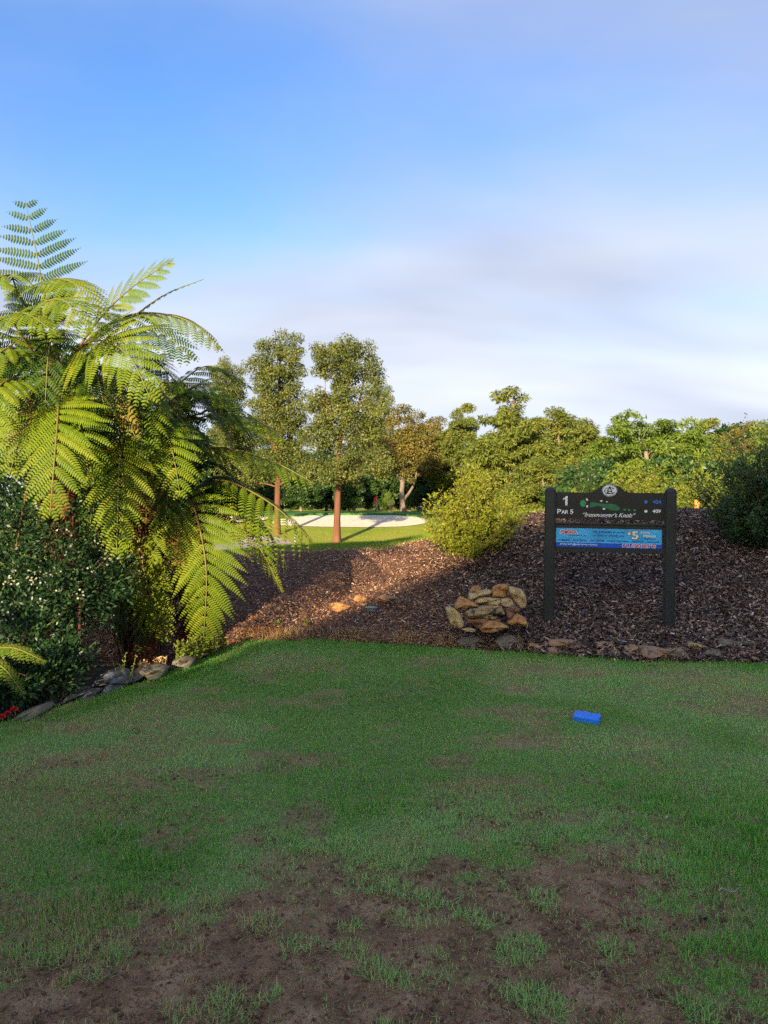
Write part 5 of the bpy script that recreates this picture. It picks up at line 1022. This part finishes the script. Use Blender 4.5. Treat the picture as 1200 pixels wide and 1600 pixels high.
oak2 = make_tree('sheoak_tree', 'broad dense she-oak behind the first sign post', 13.0,
    [(-0.8, 11.0, 2.2, 1.7), (1.5, 10.0, 2.2, 1.6), (-2.2, 8.2, 2.6, 1.9), (2.8, 7.6, 2.4, 1.9), (0.3, 7.6, 3.2, 2.3), (-2.4, 5.0, 3.0, 2.2), (2.6, 4.6, 3.0, 2.2), (0, 3.0, 3.4, 1.8)],
    0.95, 190, 230, 0.44, 'oak_leaf', 'bark_grey', [[(0, 0, 0), (0.1, 0, 4), (-0.3, 0, 8), (-0.6, 0, 12)], [(0, 0, 3), (1.6, 0.3, 6), (2.0, 0.3, 10)]], 0.34, 'oak', squash=0.62, seedv=5)
oak3 = make_tree('bright_tree', 'bright green spreading tree behind the second sign post', 11.5,
    [(-1.0, 9.8, 2.4, 1.5), (1.8, 9.2, 2.4, 1.6), (-3.0, 7.6, 2.2, 1.6), (3.6, 7.2, 2.0, 1.7), (0.3, 7.2, 3.4, 2.2), (-2.8, 4.8, 2.8, 2.0), (2.8, 4.4, 3.0, 2.0), (0, 2.8, 3.6, 1.8)],
    0.9, 190, 220, 0.38, 'bright_leaf', 'bark_grey', [[(0, 0, 0), (0.1, 0, 3), (-0.3, 0, 7), (-0.8, 0, 10.5)], [(0, 0, 2.5), (1.8, 0.3, 5.5), (2.2, 0.3, 9)]], 0.34, 'oak', squash=0.55, seedv=6)
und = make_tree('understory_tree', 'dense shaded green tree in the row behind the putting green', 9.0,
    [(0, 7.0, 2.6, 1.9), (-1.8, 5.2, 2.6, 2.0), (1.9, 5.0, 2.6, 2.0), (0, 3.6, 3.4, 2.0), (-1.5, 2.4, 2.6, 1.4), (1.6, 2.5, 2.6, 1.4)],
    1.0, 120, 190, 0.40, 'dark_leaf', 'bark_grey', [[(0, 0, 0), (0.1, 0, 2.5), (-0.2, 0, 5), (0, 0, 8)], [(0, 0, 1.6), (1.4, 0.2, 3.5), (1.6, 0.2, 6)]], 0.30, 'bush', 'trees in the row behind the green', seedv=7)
# main copies
def fix(src, px, top, d, rot=0.0, wide=1.0):
    x = (px - 600) / F * d; H = CAMH - (top - 800) / F * d - hs(x, d); put(src, px, d, H / src['_H'], rot, wide)
fix(gum3, 630, 638, 112); fix(oak1, 800, 606, 74); fix(oak2, 880, 638, 82, 0, 1.05); fix(oak3, 1018, 640, 64, 0, 1.08)
placed(gum2, 'pale trunked gum tree half hidden behind the tree fern fronds', 355, 560, 88, 2.1, 0.9)
placed(gum1, 'gum tree behind the dark fern fronds, beyond the fairway', 268, 590, 98, 1.2, 1.0)
placed(gum3, 'small gum tree between the bronze gum and the pale she-oak', 678, 655, 128, 1.9, 0.9)
placed(oak1, 'pale feathery she-oak at the far end of the putting green', 722, 630, 112, 2.2, 1.0)
placed(oak2, 'distant low she-oak in the gap between the she-oak and bright tree', 940, 686, 118, 1.0, 1.2)
placed(oak1, 'bare branched she-oak beside the bright green spreading tree', 1100, 654, 74, 1.4, 1.15)
placed(gum3, 'grey olive gum tree above the dark shrub', 1165, 664, 84, 0.7, 1.25)
placed(oak3, 'bright green tree at the far end of the mulch bank', 1245, 640, 52, 2.0, 0.95)
placed(oak2, 'she-oak with thin crown between the feathery and layered she-oaks', 765, 690, 98, 2.6, 1.0)
placed(gum2, 'gum tree screened by the tallest gum, beyond the green', 590, 600, 135, 0.4, 0.9)
# shaded row behind the green
UL = 'dense shaded green tree in the row behind the putting green'; UG = 'trees in the row behind the green'
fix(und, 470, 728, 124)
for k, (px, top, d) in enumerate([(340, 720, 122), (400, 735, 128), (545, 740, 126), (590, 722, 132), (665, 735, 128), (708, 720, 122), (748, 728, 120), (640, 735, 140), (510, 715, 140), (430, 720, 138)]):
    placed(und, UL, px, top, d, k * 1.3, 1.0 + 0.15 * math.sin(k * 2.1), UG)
BL = 'bushy tree filling the low tree line beyond the mulch bank'; BG = 'low trees beyond the bank'
for k, (px, top, d) in enumerate([(855, 715, 62), (925, 722, 58), (975, 705, 70), (1065, 715, 56), (1130, 705, 60), (1190, 715, 54), (1010, 735, 50), (1230, 700, 66)]):
    placed((oak2, und, oak1, und)[k % 4], BL, px, top, d, 0.9 * k, (1.3, 1.2, 1.4, 1.2)[k % 4], BG)
FL = 'distant dark tree closing the view behind the other trees'; FG = 'distant trees'
for k in range(17):
    px = 150 + k * 72; placed(und if k % 3 else gum3, FL, px, 690 + 22 * math.sin(k * 1.7), 185 + 12 * math.sin(k * 2.3), k * 0.8, 1.5, FG)
placed(und, 'bright leaved sapling below the gum branches', 607, 768, 104, 0.5, 0.55)
bpy.context.scene.objects  # (saplings below)
sap = [o for o in COL.objects if o.get('label') == 'bright leaved sapling below the gum branches'][0]
for ch in sap.children:
    if ch.name.startswith('crown'): ch.data = ch.data.copy(); ch.data.materials[0] = M['bright_leaf']
# unseen leaf screen, added behind the viewer to shade garden bed and turf edge
shrub('shade_screen', 'added unseen foliage screen behind the tee, shading the garden bed', 'shade_screen', (-10.0, -6.0, 0),
      [((-9.6, -6, 2.9), (1.9, 1.0, 2.05)), ((-12.5, -6, 2.6), (2.2, 1.0, 2.6)), ((-8.0, -6, 1.7), (1.6, 0.9, 1.9)), ((-10.5, -6, 1.2), (3.0, 0.9, 1.4)), ((-6.75, -6, 1.55), (1.5, 1.1, 1.9)), ((-5.9, -6, 1.5), (1.3, 1.0, 2.1))], 34000, 0.26, 'dark_leaf', 0.6, 20, 0.5, rough=0.06)

# ------------------------------------------------------------------ golfer, flag, golf trolley on the green
def person():
    d = 97.0; x = (611 - 600) / F * d; z = hs(x, d) + 0.03; t = thing('person', 'person in yellow green shirt and khaki shorts standing above the bunker', 'person', (x, d, z))
    bm_v = [(0, 0, 0.93), (0, 0, 1.12), (0, 0, 1.36), (0, 0.0, 1.47), (0, -0.01, 1.56), (0, -0.02, 1.66), (0, -0.01, 1.74),
            (-0.095, 0, 0.88), (-0.11, 0, 0.48), (-0.12, 0.02, 0.09), (-0.125, -0.12, 0.03), (0.095, 0, 0.88), (0.12, 0, 0.48), (0.13, 0.02, 0.09), (0.14, -0.12, 0.03),
            (-0.19, 0, 1.39), (-0.25, 0.02, 1.12), (-0.18, -0.16, 0.93), (-0.12, -0.22, 0.87), (0.19, 0, 1.39), (0.25, 0.02, 1.12), (0.16, -0.16, 0.93), (0.08, -0.22, 0.87)]
    ed = [(0, 1), (1, 2), (2, 3), (3, 4), (4, 5), (5, 6), (0, 7), (7, 8), (8, 9), (9, 10), (0, 11), (11, 12), (12, 13), (13, 14), (2, 15), (15, 16), (16, 17), (17, 18), (2, 19), (19, 20), (20, 21), (21, 22)]
    rad = [0.14, 0.135, 0.15, 0.065, 0.06, 0.095, 0.07, 0.09, 0.058, 0.04, 0.035, 0.09, 0.058, 0.04, 0.035, 0.062, 0.045, 0.034, 0.035, 0.062, 0.045, 0.034, 0.035]
    def skin(vsel, scale, name, mat, parent):
        idx = {v: i for i, v in enumerate(vsel)}; me = bpy.data.meshes.new(name); me.from_pydata([bm_v[v] for v in vsel], [(idx[a], idx[b]) for a, b in ed if a in idx and b in idx], []); o = bpy.data.objects.new(name, me); COL.objects.link(o)
        m = o.modifiers.new('s', 'SKIN'); o.modifiers.new('u', 'SUBSURF').levels = 1
        for i, v in enumerate(vsel): me.skin_vertices[0].data[i].radius = (rad[v] * scale, rad[v] * scale); me.skin_vertices[0].data[i].use_root = (i == 0)
        dg = bpy.context.evaluated_depsgraph_get(); m2 = bpy.data.meshes.new_from_object(o.evaluated_get(dg)); bpy.data.objects.remove(o); m2.materials.clear(); m2.materials.append(mat); m2.name = name
        c = bpy.data.objects.new(name, m2); COL.objects.link(c); c.parent = parent; return c
    body = skin(list(range(23)), 1.0, 'body', M['skin'], t)
    skin([0, 1, 2, 3, 15, 16, 19, 20], 1.13, 'shirt', M['shirt'], t); skin([0, 7, 8, 11, 12], 1.16, 'shorts', M['shorts'], t)
    def blob(name, c, r, mat, par):
        bm = bmesh.new(); bmesh.ops.create_icosphere(bm, subdivisions=2, radius=1); bmesh.ops.scale(bm, vec=r, verts=bm.verts); bmesh.ops.translate(bm, vec=c, verts=bm.verts); me = bpy.data.meshes.new(name); bm.to_mesh(me); bm.free(); me.materials.append(mat); o = bpy.data.objects.new(name, me); COL.objects.link(o); o.parent = par
    blob('hair', (0, 0.02, 1.71), (0.098, 0.11, 0.085), M['hair'], body)
    for sx in (-0.123, 0.136): blob('shoe', (sx, -0.06, 0.04), (0.055, 0.14, 0.045), M['shoe'], t)
person()
def flag():
    d = 104.0; x = (589 - 600) / F * d; z = hs(x, d); t = thing('golf_flag', 'red flag on a thin pale pin on the putting green', 'flag', (x, d, z)); b_ = Bag(); b_.add(*tube([(x, d, z - 0.1), (x, d, z + 1.1), (x, d, z + 2.05)], 0.022, 8)); part('pin', b_.mesh('pin', [M['pale_metal']]), t)
    n, m = 10, 8; U, W = np.meshgrid(np.linspace(0, 1, n), np.linspace(0, 1, m)); X = x - 0.02 - 0.42 * U * (1 - 0.25 * W); Y = d - 0.02 + 0.07 * np.sin(U * 7 + W * 2) * U; Zz = z + 2.03 - 0.75 * W - 0.20 * U
    V = np.stack([X, Y, Zz], -1).reshape(-1, 3); i = np.arange(m - 1)[:, None] * n + np.arange(n - 1)[None]; part('cloth', np_mesh('cloth', V, np.stack([i, i + 1, i + n + 1, i + n], -1).reshape(-1, 4), [M['red_cloth']]), t)
flag()
def trolley(px, d, lab):
    x = (px - 600) / F * d; z = hs(x, d) + 0.03; o = np.array([x, d, z]); t = thing('golf_trolley', lab, 'golf trolley', o, None)
    b_ = Bag(); b_.add(*tube(o + np.array([(-0.25, 0, 0.22), (-0.2, 0, 0.3), (0.28, 0, 1.02), (0.32, 0, 1.08)]), [0.10, 0.14, 0.15, 0.12], 12)); part('bag', b_.mesh('bag', [M['bag_cloth']], True), t)
    b_ = Bag(); b_.add(*tube(o + np.array([(0.02, -0.16, 0.55), (0.14, -0.165, 0.75)]), 0.05, 8)); part('bag_pocket', b_.mesh('bag_pocket', [M['pale_metal']]), t)
    b_ = Bag(); b_.add(*tube(o + np.array([(-0.35, 0, 0.15), (0.25, 0, 0.8), (0.75, 0, 1.05)]), 0.02, 6)); b_.add(*tube(o + np.array([(0.1, 0, 0.55), (0.45, 0, 0.05)]), 0.02, 6)); b_.add(*tube(o + np.array([(-0.2, -0.32, 0.16), (-0.2, 0.32, 0.16)]), 0.018, 6)); part('trolley_frame', b_.mesh('trolley_frame', [M['pale_metal']]), t)
    for sy in (-0.33, 0.33):
        a = np.linspace(0, 2 * math.pi, 19); P = o + np.stack([-0.2 + 0.14 * np.cos(a), np.full(19, sy), 0.16 + 0.14 * np.sin(a)], -1); b_ = Bag(); b_.add(*tube(P, 0.025, 6)); w = part('wheel', b_.mesh('wheel', [M['black_rubber']]), t)
    for k in range(6):
        b_ = Bag(); q = o + np.array([0.28 + 0.03 * (k % 3), -0.05 + 0.05 * (k % 2), 1.0]); e = q + [0.10 + 0.02 * k, 0.01 * k, 0.2 + 0.02 * (k % 3)]; b_.add(*tube([q, e, e + [0.03, 0, 0.02]], [0.012, 0.012, 0.03], 6)); part('club', b_.mesh('club', [M['pale_metal']]), t)
trolley(656, 103, 'dark golf bag on a two wheeled trolley at the edge of the green')

# ------------------------------------------------------------------ unseen building added behind the viewer, roof line shaped to shade the tee
def shade_building():
    x0, x1, y0, y1, ez, rz = -16.06, 12.0, -45.5, -34.5, 11.4, 16.3; hx = 2.6; ym = -40.0; gz = 6.0
    t = thing('shade_building', 'added unseen two storey building with hipped tiled roof, shading the tee', 'building', ((x0 + x1) / 2, ym, gz)); b_ = Bag(); b_.add(*box(x0 + 0.6, x1 - 0.6, y0 + 0.6, y1 - 0.6, gz - 0.6, ez + 0.02)); part('wall', b_.mesh('wall', [M['brick']]), t)
    V = np.array([(x0, y0, ez), (x1, y0, ez), (x1, y1, ez), (x0, y1, ez), (x0 + hx, ym, rz), (x1 - 5, ym, rz)]); Q = [(0, 1, 5, 4), (2, 3, 4, 5), (0, 3, 2, 1)]; T_ = [(3, 0, 4), (1, 2, 5)]; b_ = Bag(); b_.add(V, Q, T_); part('roof', b_.mesh('roof', [M['roof']]), t)
    for k in range(6):
        for zz in (gz + 0.5, gz + 3.0):
            b_ = Bag(); b_.add(*box(-14 + 4.3 * k, -11.8 + 4.3 * k, y1 - 0.62, y1 - 0.57, zz, zz + 1.5)); w = part('window', b_.mesh('window', [M['dark_glass']]), t); b_ = Bag(); b_.add(*box(-14.1 + 4.3 * k, -11.7 + 4.3 * k, y1 - 0.6, y1 - 0.48, zz - 0.12, zz - 0.003)); part('sill', b_.mesh('sill', [M['white_paint']]), w)
    b_ = Bag(); b_.add(*box(-11.2, -10.2, y1 - 0.62, y1 - 0.55, gz, gz + 2.1)); part('door', b_.mesh('door', [M['post_paint']]), t)
shade_building()
# tidy helper properties
for o in COL.objects:
    for k in ('_w', '_H'):
        if k in o.keys(): del o[k]
